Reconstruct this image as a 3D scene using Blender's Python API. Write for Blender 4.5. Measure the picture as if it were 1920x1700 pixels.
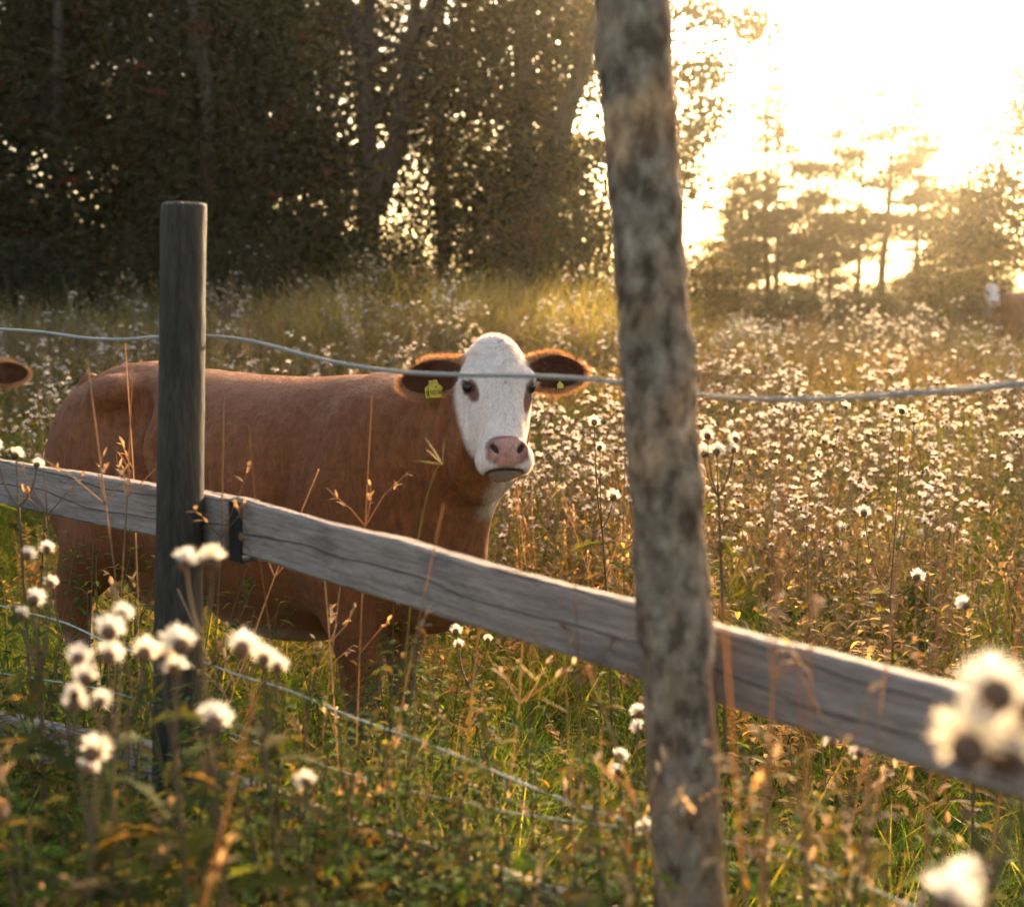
import bpy, math, random
import numpy as np
from mathutils import Vector, Matrix, Euler

for _o in list(bpy.data.objects):
    bpy.data.objects.remove(_o)
scene = bpy.context.scene
COL = scene.collection
R = math.radians
RNG = np.random.default_rng(7)
random.seed(7)

# ------------------------------------------------------------------ camera
CAM_H, PITCH, FPX = 1.64, R(7.36), 2400.0
cam_data = bpy.data.cameras.new('camera')
cam_data.sensor_width = 36.0
cam_data.lens = 45.0
cam_data.clip_start = 0.05
cam_data.clip_end = 2000.0
cam_data.dof.use_dof = True
cam_data.dof.focus_distance = 4.0
cam_data.dof.aperture_fstop = 2.9
cam = bpy.data.objects.new('camera', cam_data)
COL.objects.link(cam)
cam.location = (0, 0, CAM_H)
cam.rotation_euler = (R(90) - PITCH, 0, 0)
scene.camera = cam

# ------------------------------------------------------------------ sky, sun, exposure
SUN_EL, SUN_AZ = R(15.0), R(20.0)           # azimuth clockwise from the viewing direction (+Y)
world = bpy.data.worlds.new('World')
scene.world = world
world.use_nodes = True
_nt = world.node_tree
_nt.nodes.clear()
_sky = _nt.nodes.new('ShaderNodeTexSky')
_sky.sky_type = 'NISHITA'
_sky.sun_disc = False
_sky.sun_elevation = SUN_EL
_sky.sun_rotation = SUN_AZ
_sky.dust_density = 6.0
_sky.ozone_density = 0.3
_bg = _nt.nodes.new('ShaderNodeBackground')
_bg.inputs['Strength'].default_value = 0.15
_wo = _nt.nodes.new('ShaderNodeOutputWorld')
_nt.links.new(_sky.outputs[0], _bg.inputs[0])
_nt.links.new(_bg.outputs[0], _wo.inputs[0])
sun_data = bpy.data.lights.new('sun', 'SUN')
sun_data.energy = 5.0
sun_data.angle = R(0.6)
sun_data.color = (1.0, 0.70, 0.39)
sun = bpy.data.objects.new('sun', sun_data)
COL.objects.link(sun)
sun_dir = Vector((math.sin(SUN_AZ) * math.cos(SUN_EL), math.cos(SUN_AZ) * math.cos(SUN_EL), math.sin(SUN_EL)))
sun.rotation_euler = sun_dir.to_track_quat('Z', 'Y').to_euler()
sun.location = sun_dir * 60

scene.view_settings.view_transform = 'Standard'
scene.view_settings.look = 'None'
scene.view_settings.gamma = 1.0
scene.view_settings.exposure = 1.75
scene.view_settings.use_curve_mapping = False
scene.render.engine = 'CYCLES'
cy = scene.cycles
cy.use_denoising = True
try:
    cy.denoiser = 'OPENIMAGEDENOISE'
except Exception:
    pass
cy.max_bounces = 6
cy.diffuse_bounces = 3
cy.glossy_bounces = 2
cy.transmission_bounces = 4
cy.transparent_max_bounces = 6
cy.volume_bounces = 0
cy.caustics_reflective = False
cy.caustics_refractive = False
cy.sample_clamp_indirect = 6.0
cy.use_adaptive_sampling = True
cy.adaptive_threshold = 0.05
cy.adaptive_min_samples = 16

# ------------------------------------------------------------------ helpers
def spot(px, py, d):
    """a point d metres in front of the camera, seen at that place of the photograph"""
    cp, sp = math.cos(PITCH), math.sin(PITCH)
    a, b = (px - 960) / FPX * d, (850 - py) / FPX * d
    return Vector((a, d * cp + b * sp, CAM_H - d * sp + b * cp))

def smooth(a, b, x):
    t = np.clip((np.asarray(x, float) - a) / (b - a), 0, 1)
    return t * t * (3 - 2 * t)

def ground_z(x, y):
    x = np.asarray(x, float); y = np.asarray(y, float)
    u_ = x / np.maximum(y, 4) * 16                       # the rise is highest straight ahead, low on the right
    amp = 0.45 + 0.85 * smooth(3.2, 0.6, u_) - 0.30 * smooth(-1.5, -5.5, u_)
    z = amp * (0.75 * smooth(6.2, 16, y) + 0.25 * smooth(14, 24, y))
    z = z + 0.05 * np.sin(x * 0.9 + 1.3) * np.sin(y * 0.7) * smooth(5, 9, y)
    z = z + 1.2 * smooth(60, 400, y)
    return z

def tag(o, label=None, cat=None, group=None, kind=None):
    if label: o['label'] = label
    if cat: o['category'] = cat
    if group: o['group'] = group
    if kind: o['kind'] = kind
    return o

def empty(name, loc=(0, 0, 0), rz=0.0):
    o = bpy.data.objects.new(name, None)
    o.empty_display_size = 0.1
    COL.objects.link(o)
    o.location = loc
    o.rotation_euler = (0, 0, rz)
    return o

class MB:
    """collects vertices, faces, colours and material slots; builds ONE mesh"""
    def __init__(s):
        s.v, s.f, s.c, s.m, s.n = [], [], [], [], 0
    def add(s, V, F, col=(1, 1, 1), mat=0):
        V = np.asarray(V, np.float32).reshape(-1, 3)
        F = np.asarray(F, np.int64)
        C = np.asarray(col, np.float32)
        if C.ndim == 1:
            C = np.tile(C[None, :3], (len(V), 1))
        s.v.append(V); s.f.append(F + s.n); s.c.append(C[:, :3]); s.m.append((mat, len(F)))
        s.n += len(V)
        return s
    def mesh(s, name, mats, smooth_shade=True):
        me = bpy.data.meshes.new(name)
        V = np.concatenate(s.v)
        me.vertices.add(len(V)); me.vertices.foreach_set('co', V.ravel())
        lt = np.concatenate([np.full(len(f), f.shape[1], np.int32) for f in s.f])
        lv = np.concatenate([f.ravel() for f in s.f]).astype(np.int32)
        me.loops.add(len(lv)); me.loops.foreach_set('vertex_index', lv)
        me.polygons.add(len(lt))
        me.polygons.foreach_set('loop_start', (np.cumsum(lt) - lt).astype(np.int32))
        try:
            me.polygons.foreach_set('loop_total', lt)
        except Exception:
            pass
        mi = np.concatenate([np.full(n, m, np.int32) for m, n in s.m])
        me.polygons.foreach_set('material_index', mi)
        me.polygons.foreach_set('use_smooth', np.full(len(lt), smooth_shade))
        C = np.concatenate(s.c)
        at = me.color_attributes.new('Col', 'FLOAT_COLOR', 'POINT')
        at.data.foreach_set('color', np.hstack([C, np.ones((len(C), 1), np.float32)]).astype(np.float32).ravel())
        for m in (mats if isinstance(mats, (list, tuple)) else [mats]):
            me.materials.append(m)
        me.update(calc_edges=True)
        me.validate()
        return me
    def build(s, name, mats, parent=None, smooth_shade=True, loc=None):
        o = bpy.data.objects.new(name, s.mesh(name, mats, smooth_shade))
        COL.objects.link(o)
        if parent: o.parent = parent
        if loc is not None: o.location = loc
        return o

def obj(name, me, parent=None, loc=None, rot=None, scale=None):
    o = bpy.data.objects.new(name, me)
    COL.objects.link(o)
    if parent: o.parent = parent
    if loc is not None: o.location = loc
    if rot is not None: o.rotation_euler = rot
    if scale is not None: o.scale = (scale,) * 3 if np.isscalar(scale) else scale
    return o

def frame(d):
    d = np.asarray(d, float); d = d / (np.linalg.norm(d) + 1e-9)
    a = np.array([0, 0, 1.0]) if abs(d[2]) < 0.9 else np.array([1.0, 0, 0])
    u = np.cross(a, d); u /= np.linalg.norm(u)
    return u, np.cross(d, u), d

def tube(mb, pts, radii, sides=6, col=(1, 1, 1), mat=0, cap=True):
    pts = np.asarray(pts, float); n = len(pts)
    radii = np.full(n, radii) if np.isscalar(radii) else np.asarray(radii, float)
    V = []
    ang = np.linspace(0, 2 * math.pi, sides, endpoint=False)
    T = np.gradient(pts, axis=0)
    u0 = None
    for i in range(n):
        u, w, d = frame(T[i])
        if u0 is not None:
            u = u0 - d * np.dot(u0, d); u /= np.linalg.norm(u) + 1e-9; w = np.cross(d, u)
        u0 = u
        V.append(pts[i] + radii[i] * (np.cos(ang)[:, None] * u + np.sin(ang)[:, None] * w))
    V = np.concatenate(V)
    i = np.arange(n - 1)[:, None] * sides; j = np.arange(sides)[None, :]; k = (j + 1) % sides
    F = np.stack([i + j, i + k, i + sides + k, i + sides + j], -1).reshape(-1, 4)
    c = np.asarray(col, float)
    if c.ndim == 2: c = np.repeat(c, sides, axis=0)
    mb.add(V, F, c, mat)
    if cap:
        Vc = np.concatenate([V[-sides:], pts[-1:] + T[-1] * 0])
        mb.add(Vc, [[a, (a + 1) % sides, sides] for a in range(sides)], c[-1] if c.ndim == 2 else c, mat)

def bez(a, b, c, n):
    t = np.linspace(0, 1, n)[:, None]
    a, b, c = (np.asarray(q, float) for q in (a, b, c))
    return (1 - t) ** 2 * a + 2 * t * (1 - t) * b + t * t * c

def unit(v):
    v = np.asarray(v, float)
    return v / (np.linalg.norm(v, axis=-1, keepdims=True) + 1e-9)

# ------------------------------------------------------------------ materials
class NT:
    def __init__(s, m):
        m.use_nodes = True
        s.t = m.node_tree; s.t.nodes.clear()
        s.out = s.t.nodes.new('ShaderNodeOutputMaterial')
    def n(s, kind, ins=None, **props):
        nd = s.t.nodes.new(kind)
        for k, v in props.items(): setattr(nd, k, v)
        for k, v in (ins or {}).items():
            sk = nd.inputs[k]
            if isinstance(v, bpy.types.NodeSocket): s.t.links.new(v, sk)
            else:
                if sk.type == 'RGBA' and len(v) == 3: v = (*v, 1)
                sk.default_value = v
        return nd
    def link(s, a, b): s.t.links.new(a, b)
    def attr(s): return s.n('ShaderNodeAttribute', attribute_name='Col').outputs['Color']
    def noise(s, scale, detail=4, rough=0.55, vec=None, dist=0.0):
        ins = {'Scale': scale, 'Detail': detail, 'Roughness': rough, 'Distortion': dist}
        if vec is not None: ins['Vector'] = vec
        return s.n('ShaderNodeTexNoise', ins).outputs['Fac']
    def ramp(s, fac, stops, interp='LINEAR'):
        nd = s.n('ShaderNodeValToRGB', {'Fac': fac}); cr = nd.color_ramp; cr.interpolation = interp
        while len(cr.elements) < len(stops): cr.elements.new(0.5)
        for e, (p, c) in zip(cr.elements, stops):
            e.position = p; e.color = (*c, 1) if len(c) == 3 else c
        return nd.outputs['Color']
    def mixc(s, fac, a, b, mode='MIX'):
        nd = s.n('ShaderNodeMix', data_type='RGBA', blend_type=mode)
        for sk, v in ((nd.inputs[0], fac), (nd.inputs[6], a), (nd.inputs[7], b)):
            if isinstance(v, bpy.types.NodeSocket): s.link(v, sk)
            else: sk.default_value = (*v, 1) if hasattr(v, '__len__') and len(v) == 3 else v
        return nd.outputs[2]
    def coord(s, which='Object', scale=(1, 1, 1)):
        c = s.n('ShaderNodeTexCoord').outputs[which]
        return s.n('ShaderNodeMapping', {'Vector': c, 'Scale': scale}).outputs[0]
    def bump(s, h, strength=0.5, dist=0.01):
        return s.n('ShaderNodeBump', {'Height': h, 'Strength': strength, 'Distance': dist}).outputs[0]

def leaf_mat(name, transl=0.5, rough=0.55, tint=(1, 1, 1), var=0.35, spec=0.25, warm=(1.25, 0.95, 0.45)):
    """thin plant tissue: colour from the mesh, a little different on every plant, light shines through"""
    m = bpy.data.materials.new(name); t = NT(m)
    c = t.mixc(1.0, t.attr(), tint, 'MULTIPLY')
    rnd = t.n('ShaderNodeObjectInfo').outputs['Random']
    c = t.mixc(1.0, c, t.ramp(rnd, [(0, (1 - var, 1 - var, 1 - var * 0.8)), (0.5, (1, 1, 1)), (1, (1 + var, 1 + var * 0.6, 1 - var * 0.4))]), 'MULTIPLY')
    p = t.n('ShaderNodeBsdfPrincipled', {'Base Color': c, 'Roughness': rough, 'Specular IOR Level': spec})
    tr = t.n('ShaderNodeBsdfTranslucent', {'Color': t.mixc(1.0, c, warm, 'MULTIPLY')})
    mx = t.n('ShaderNodeMixShader', {0: transl, 1: p.outputs[0], 2: tr.outputs[0]})
    t.link(mx.outputs[0], t.out.inputs[0])
    return m

M = {}
M['grass'] = leaf_mat('grass_blade', 0.55, 0.6, spec=0.15, warm=(1.15, 1.25, 0.45))
M['leaf'] = leaf_mat('weed_leaf', 0.58, 0.7, spec=0.08, warm=(1.4, 1.15, 0.5))
M['tree_leaf'] = leaf_mat('tree_leaf', 0.42, 0.5, spec=0.3, var=0.15, warm=(1.7, 1.25, 0.35))
M['dry'] = leaf_mat('dry_stalk', 0.48, 0.7, spec=0.10, warm=(1.15, 1.0, 0.75))
M['fluff'] = leaf_mat('seed_fluff', 0.62, 0.8, spec=0.05, var=0.14, warm=(1.02, 0.98, 0.91))

def simple_mat(name, rough=0.8, noise_scale=30, amount=0.35, bump=0.4, bdist=0.004, stretch=(1, 1, 1), spec=0.2):
    m = bpy.data.materials.new(name); t = NT(m)
    co = t.coord('Object', stretch)
    nz = t.noise(noise_scale, 6, 0.65, co)
    c = t.mixc(1.0, t.attr(), t.ramp(nz, [(0.25, (1 - amount,) * 3), (0.75, (1 + amount,) * 3)]), 'MULTIPLY')
    p = t.n('ShaderNodeBsdfPrincipled', {'Base Color': c, 'Roughness': rough, 'Specular IOR Level': spec, 'Normal': t.bump(nz, bump, bdist)})
    t.link(p.outputs[0], t.out.inputs[0])
    return m

M['tree_bark'] = simple_mat('tree_bark', 0.9, 9, 0.5, 0.8, 0.03, (1, 1, 0.25))
M['calyx'] = simple_mat('seed_head_base', 0.85, 300, 0.5, 0.5, 0.002)
M['stem'] = simple_mat('plant_stem', 0.75, 60, 0.35, 0.2, 0.002)
# ================================================================== cattle
COW_YAW = R(-32.0)
COW_POS = Vector((-0.86, 4.47, 0.0))

def to_local(p):
    d = np.array(p, float) - np.array(COW_POS)
    c, s = math.cos(-COW_YAW), math.sin(-COW_YAW)
    return np.array([d[0] * c - d[1] * s, d[0] * s + d[1] * c, d[2]])
def dir_local(p):
    c, s = math.cos(-COW_YAW), math.sin(-COW_YAW)
    return np.array([p[0] * c - p[1] * s, p[0] * s + p[1] * c, p[2]])

# head frame: u runs down the face from the poll, v points out of the face, w to the cow's left
HS = 0.90
POLL = to_local(spot(934, 612, 3.84))
_u = unit(np.array([0.075, -0.46, -0.885]))
_v = np.array([0.20, -0.90, 0.42]); _v = unit(_v - _u * np.dot(_u, _v))
HU, HV = dir_local(_u), dir_local(_v)
HW = np.cross(HV, HU)                 # lateral, towards the right of the picture
if dir_local((1, 0, 0)) @ HW < 0: HW = -HW

def head_pt(u, v, w): return POLL + (HU * u + HV * v + HW * w) * HS

def ell(x, y, z, c, r):
    qx, qy, qz = (x - c[0]) / r[0], (y - c[1]) / r[1], (z - c[2]) / r[2]
    k0 = np.sqrt(qx * qx + qy * qy + qz * qz) + 1e-6
    k1 = np.sqrt((qx / r[0]) ** 2 + (qy / r[1]) ** 2 + (qz / r[2]) ** 2) + 1e-6
    return k0 * (k0 - 1) / k1

def ell_ax(x, y, z, c, r, axes):
    dx, dy, dz = x - c[0], y - c[1], z - c[2]
    a, b, d = axes
    return ell(dx * a[0] + dy * a[1] + dz * a[2], dx * b[0] + dy * b[1] + dz * b[2], dx * d[0] + dy * d[1] + dz * d[2], (0, 0, 0), r)

def rcone(x, y, z, a, b, ra, rb):
    bx, by, bz = b[0] - a[0], b[1] - a[1], b[2] - a[2]
    L = bx * bx + by * by + bz * bz
    t = np.clip(((x - a[0]) * bx + (y - a[1]) * by + (z - a[2]) * bz) / L, 0, 1)
    return np.sqrt((x - a[0] - t * bx) ** 2 + (y - a[1] - t * by) ** 2 + (z - a[2] - t * bz) ** 2) - (ra + (rb - ra) * t)

def smin(a, b, k):
    h = np.maximum(k - np.abs(a - b), 0) / k
    return np.minimum(a, b) - h * h * k * 0.25
def smax(a, b, k): return -smin(-a, -b, k)

NC, NS = math.cos(0.6), math.sin(0.6)
def lipline(u, v, w): return u - 0.486 - 0.10 * (v + 0.08) - 3.2 * np.abs(w) ** 2 * (0.5 + np.abs(w) * 4)
def head_sdf(x, y, z):
    dx, dy, dz = x - POLL[0], y - POLL[1], z - POLL[2]
    u = (dx * HU[0] + dy * HU[1] + dz * HU[2]) / HS
    v = (dx * HV[0] + dy * HV[1] + dz * HV[2]) / HS
    w0 = (dx * HW[0] + dy * HW[1] + dz * HW[2]) / HS
    w = np.abs(w0)
    d = ell(u, v, w, (0.105, -0.105, 0), (0.115, 0.100, 0.092))              # cranium, poll
    d = smin(d, ell(u, v, w, (0.185, -0.098, 0), (0.120, 0.085, 0.114)), 0.05)   # forehead
    d = smin(d, rcone(u, v, w, (0.20, -0.075, 0), (0.42, -0.058, 0), 0.076, 0.052), 0.05)  # nose bridge
    d = smin(d, rcone(u, v, w, (0.17, -0.20, 0.03), (0.42, -0.125, 0.012), 0.072, 0.040), 0.05)  # jaw
    d = smin(d, ell(u, v, w, (0.225, -0.150, 0.060), (0.120, 0.080, 0.044)), 0.05)  # cheek
    d = smin(d, ell(u, v, w, (0.320, -0.10, 0.036), (0.11, 0.06, 0.042)), 0.05)     # side of the muzzle
    d = smin(d, ell(u, v, w, (0.446, -0.066, 0), (0.052, 0.064, 0.086)), 0.035)     # muzzle
    d = smin(d, ell(u, v, w, (0.456, -0.060, 0.052), (0.046, 0.054, 0.039)), 0.02)  # upper lip
    d = smin(d, ell(u, v, w, (0.436, -0.020, 0), (0.044, 0.028, 0.062)), 0.02)      # nose pad
    d = smin(d, ell(u, v, w, (0.432, -0.014, 0.045), (0.030, 0.022, 0.018)), 0.015) # nostril wings
    d = smin(d, ell(u, v, w, (0.487, -0.100, 0), (0.021, 0.042, 0.046)), 0.010)     # chin, lower lip
    d = smin(d, ell(u, v, w, (0.170, -0.056, 0.097), (0.034, 0.036, 0.028)), 0.02)  # brow
    d = smax(d, -ell(u, v, w, (0.196, -0.056, 0.120), (0.021, 0.025, 0.017)), 0.012)  # eye socket
    d = d + 0.004 * np.exp(-(((u - 0.30) / 0.06) ** 2 + ((w - 0.075) / 0.012) ** 2))  # line of the cheek
    # nostrils: slanted commas
    uu = (u - 0.434) * NC - (w - 0.043) * NS
    ww = (u - 0.434) * NS + (w - 0.043) * NC
    d = smax(d, -ell(uu, v, ww, (0, 0.006, 0), (0.021, 0.026, 0.0095)), 0.010)
    # crease between the lips
    d = smax(d, -(np.maximum(np.abs(lipline(u, v, w)) - 0.0012, np.maximum(v + 0.025, -0.13 - v))), 0.010)
    return d, u, v, w0

EAR_ROOT_L = (0.088, -0.125)
def ear_frames():
    out = []
    for s in (-1, 1):
        root = head_pt(0.112, -0.125, 0.102 if s > 0 else -0.097)
        ax = unit(HW * s * 1.0 + HU * (0.06 if s < 0 else -0.07) - HV * (0.12 if s < 0 else -0.10))
        fr = unit(HV * (0.98) + HW * s * 0.22 + HU * 0.22); fr = unit(fr - ax * np.dot(ax, fr))
        up = np.cross(ax, fr)
        if up[2] < 0: up = -up
        out.append((root, ax, up, fr))
    return out
EARS = ear_frames()

def ear_sdf(x, y, z):
    best = None
    for root, ax, up, fr in EARS:
        dx, dy, dz = x - root[0], y - root[1], z - root[2]
        a = dx * ax[0] + dy * ax[1] + dz * ax[2]
        b = dx * up[0] + dy * up[1] + dz * up[2]
        c = dx * fr[0] + dy * fr[1] + dz * fr[2]
        b = b + 0.012 * np.clip(a / 0.2, 0, 1)
        c = c + 0.9 * np.clip(a - 0.03, 0, 1) ** 2
        t = np.clip(a / 0.205, 0, 1)
        half = 0.058 * np.sqrt(np.clip(np.sin(math.pi * np.clip(t * 0.80 + 0.20, 0, 1)), 0, 1)) + 0.002
        d = np.maximum(np.abs(b) / half - 1, 0)
        body = ell(a, b, c, (0.100, -0.002, 0), (0.106, 0.060 - 0.16 * np.clip(a - 0.11, 0, 1), 0.028))
        cup = ell(a, b, c, (0.108, 0.000, 0.022), (0.094, 0.051 - 0.16 * np.clip(a - 0.11, 0, 1), 0.031))
        e = smax(body, -cup, 0.012)
        stalk = rcone(a, b, c, (-0.03, 0, -0.005), (0.05, 0, -0.008), 0.036, 0.028)
        e = smin(e, stalk, 0.03)
        e = np.maximum(e, np.sqrt(a * a + b * b + c * c) - 0.30)
        best = e if best is None else np.minimum(best, e)
    return best

STN = np.array([  # x, top, bottom, half width
    (-0.97, 1.10, 0.98, 0.020), (-0.94, 1.19, 0.84, 0.115), (-0.87, 1.285, 0.70, 0.205), (-0.76, 1.335, 0.60, 0.262),
    (-0.58, 1.358, 0.555, 0.292), (-0.36, 1.335, 0.545, 0.322), (-0.08, 1.32, 0.495, 0.365), (0.20, 1.32, 0.475, 0.370),
    (0.42, 1.34, 0.495, 0.325), (0.58, 1.34, 0.515, 0.285), (0.70, 1.27, 0.55, 0.240), (0.78, 1.16, 0.58, 0.18),
    (0.84, 1.02, 0.62, 0.115), (0.88, 0.92, 0.70, 0.02)])

STN[:, 0] = np.where(STN[:, 0] < 0, STN[:, 0] * 0.96, STN[:, 0])
def body_sdf(x, y, z):
    xs = STN[:, 0]
    def at(k): return np.interp(x, xs, STN[:, k])
    # smooth the table a little by averaging three taps
    def sm(k):
        return (np.interp(x - 0.05, xs, STN[:, k]) + 2 * at(k) + np.interp(x + 0.05, xs, STN[:, k])) / 4
    top, bot, hw = sm(1), sm(2), sm(3)
    out = np.maximum(np.maximum(x - 0.88, -0.97 - x), 0)
    zc = bot + (top - bot) * 0.52; hh = (top - bot) / 2
    q = (np.abs(y / hw) ** 2.25 + np.abs((z - zc) / hh) ** 2.25) ** (1 / 2.25)
    return (q - 1) * np.minimum(hw, hh) * 0.8 + out

def cow_sdf(x, y, z, hi):
    """x forward, y to the cow's left, z up; hi marks where head primitives matter"""
    ay = np.abs(y)
    d = body_sdf(x, y, z)
    # hip bones, thighs, shoulders
    d = smin(d, ell(x, ay, z, (-0.54, 0.215, 1.262), (0.10, 0.080, 0.065)), 0.06)
    d = smin(d, ell(x, ay, z, (-0.71, 0.165, 0.92), (0.24, 0.135, 0.33)), 0.10)
    d = smin(d, ell_ax(x, ay, z, (0.53, 0.195, 0.97), (0.135, 0.095, 0.34), ((0.96, 0, -0.28), (0, 1, 0), (0.28, 0, 0.96))), 0.10)
    d = smin(d, ell(x, y, z, (0.69, 0, 0.69), (0.17, 0.13, 0.15)), 0.10)      # brisket
    d = smin(d, ell(x, y, z, (0.06, 0, 0.51), (0.28, 0.16, 0.085)), 0.12)     # low belly
    # udder far back
    d = smin(d, ell(x, y, z, (-0.48, 0, 0.54), (0.18, 0.15, 0.12)), 0.06)
    # legs: (hip end, knee, fetlock, hoof), the near pair stands a little differently from the far pair
    for s, fx, hx in ((-1, 0.03, 0.0), (1, -0.08, 0.13)):
        ys = y * s
        for pts in (((0.50, 0.19, 0.72, 0.130), (0.53 + fx, 0.185, 0.43, 0.068), (0.525 + fx, 0.185, 0.36, 0.060), (0.52 + fx, 0.185, 0.17, 0.040), (0.525 + fx, 0.185, 0.11, 0.050), (0.55 + fx, 0.185, 0.03, 0.056)),
                    ((-0.65 + hx * 0.3, 0.19, 0.72, 0.155), (-0.82 + hx, 0.19, 0.50, 0.075), (-0.825 + hx, 0.19, 0.43, 0.058), (-0.79 + hx, 0.19, 0.19, 0.042), (-0.78 + hx, 0.19, 0.12, 0.050), (-0.75 + hx, 0.19, 0.03, 0.056))):
            for p, q in zip(pts[:-1], pts[1:]):
                d = smin(d, rcone(x, ys, z, p[:3], q[:3], p[3], q[3]), 0.035)
    # tail
    for p, q in (((-0.91, 0, 1.27, 0.045), (-0.985, 0, 1.16, 0.032)), ((-0.985, 0, 1.16, 0.032), (-0.995, 0.01, 0.70, 0.018)), ((-0.995, 0.01, 0.70, 0.022), (-0.99, 0.01, 0.45, 0.045))):
        d = smin(d, rcone(x, y, z, p[:3], q[:3], p[3], q[3]), 0.02)
    # flank folds and ribs on the barrel
    fold = np.exp(-(((x + 0.30) / 0.15) ** 2 + ((z - 1.02) / 0.20) ** 2)) * 0.026
    d = d + fold * np.sin((x * 0.9 + z * 0.55) * 62)
    ribs = np.exp(-(((x - 0.02) / 0.26) ** 2 + ((z - 0.95) / 0.22) ** 2)) * 0.0085
    d = d + ribs * np.sin((x + z * 0.12) * 58)
    hollow = np.exp(-(((x + 0.39) / 0.10) ** 2 + ((z - 1.17) / 0.09) ** 2)) * 0.062
    d = d + hollow
    d = d + 0.024 * np.exp(-(((x - 0.33 - 0.25 * (z - 0.9)) / 0.035) ** 2 + ((z - 0.92) / 0.22) ** 2))       # behind the shoulder
    d = d + 0.022 * np.exp(-(((x + 0.50 + 0.30 * (z - 0.9)) / 0.04) ** 2 + ((z - 0.85) / 0.22) ** 2))      # before the thigh
    # neck: from the shoulders to the back of the head, with a dewlap
    nb = head_pt(0.115, -0.20, 0.0)
    xs, ys_, zs = x[hi], y[hi], z[hi]
    n = rcone(xs, ys_, zs, (0.56, 0.0, 1.08), (0.84, -0.02, 1.17), 0.235, 0.180)
    n = smin(n, rcone(xs, ys_, zs, (0.84, -0.02, 1.17), nb, 0.180, 0.112), 0.10)
    n = smin(n, rcone(xs, ys_, zs, (0.74, -0.01, 0.88), head_pt(0.25, -0.22, 0.0), 0.10, 0.055), 0.12)
    n = smin(n, rcone(xs, ys_, zs, (0.77, -0.01, 0.84), head_pt(0.33, -0.20, 0.0), 0.055, 0.030), 0.07)
    # loose folds that run down the neck
    ang = (xs - 0.80) * 1.0 - ys_ * 0.4 + (1.2 - zs) * 0.18
    n = n + 0.009 * np.sin(ang * 74) * smooth(0.60, 0.75, xs) * smooth(1.36, 1.2, zs) * smooth(0.65, 0.85, zs)
    h, u, v, w = head_sdf(xs, ys_, zs)
    e = ear_sdf(xs, ys_, zs)
    h = smin(h, e, 0.025)
    hd = d[hi]
    hd = smin(hd, n, 0.12)
    hd = smin(hd, h, 0.035)
    d[hi] = hd
    return d

def axis_pts(segs):
    out = [segs[0][0]]
    for a, b, st in segs:
        n = max(1, int(round((b - a) / st)))
        out += list(a + (b - a) * (np.arange(n) + 1) / n)
    return np.array(out, np.float32)

def surface_nets(gx, gy, gz, D):
    S = D < 0
    nx, ny, nz = D.shape
    cnt = np.zeros((nx - 1, ny - 1, nz - 1), np.int8)
    for i in (0, 1):
        for j in (0, 1):
            for k in (0, 1):
                cnt += S[i:nx - 1 + i, j:ny - 1 + j, k:nz - 1 + k]
    cell = (cnt > 0) & (cnt < 8)
    ci = np.argwhere(cell)
    idx = np.full(cell.shape, -1, np.int64); idx[cell] = np.arange(len(ci))
    acc = np.zeros((len(ci), 3)); num = np.zeros(len(ci))
    corner = {}
    for i in (0, 1):
        for j in (0, 1):
            for k in (0, 1):
                a, b, c = ci[:, 0] + i, ci[:, 1] + j, ci[:, 2] + k
                corner[(i, j, k)] = (D[a, b, c], np.stack([gx[a], gy[b], gz[c]], 1))
    for p in corner:
        for ax in range(3):
            if p[ax] == 0:
                q = list(p); q[ax] = 1; q = tuple(q)
                d0, p0 = corner[p]; d1, p1 = corner[q]
                m = (d0 < 0) != (d1 < 0)
                t = np.where(m, d0 / np.where(m, d0 - d1, 1), 0)
                acc += np.where(m[:, None], p0 + t[:, None] * (p1 - p0), 0); num += m
    V = acc / num[:, None]
    F = []
    for ax in range(3):
        sl0 = [slice(1, -1)] * 3; sl0[ax] = slice(0, -1)
        sl1 = [slice(1, -1)] * 3; sl1[ax] = slice(1, None)
        a, b = S[tuple(sl0)], S[tuple(sl1)]
        e = np.argwhere(a != b)
        if not len(e): continue
        flip = a[tuple(e.T)]
        base = e.copy(); o1, o2 = [k for k in range(3) if k != ax]
        base[:, o1] += 1; base[:, o2] += 1
        def cidx(d1, d2):
            q = base.copy(); q[:, o1] += d1; q[:, o2] += d2
            return idx[q[:, 0], q[:, 1], q[:, 2]]
        q = np.stack([cidx(-1, -1), cidx(0, -1), cidx(0, 0), cidx(-1, 0)], 1)
        if ax == 1: flip = ~flip
        q[~flip] = q[~flip][:, ::-1]
        F.append(q)
    return V, np.concatenate(F)

def make_cow_arrays(step=1.0):
    HX, HY, HZ = 0.0047 * step, 0.0047 * step, 0.0047 * step
    B = 0.015 * step
    gx = axis_pts([(-1.06, 0.90, B), (0.90, 1.42, HX)])
    gy = axis_pts([(-0.62, -0.46, B * 0.8), (-0.46, 0.17, HY), (0.17, 0.46, B)])
    gz = axis_pts([(-0.05, 1.02, B), (1.02, 1.60, HZ)])
    D = np.empty((len(gx), len(gy), len(gz)), np.float32)
    # work slab by slab along x to keep memory small
    for a in range(0, len(gx), 24):
        b = min(a + 24, len(gx))
        X, Y, Z = np.meshgrid(gx[a:b], gy, gz, indexing='ij')
        X, Y, Z = X.ravel(), Y.ravel(), Z.ravel()
        hi = (X > 0.5) & (Z > 0.55)
        D[a:b] = cow_sdf(X, Y, Z, hi).reshape(b - a, len(gy), len(gz))
    return surface_nets(gx, gy, gz, D)

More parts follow.
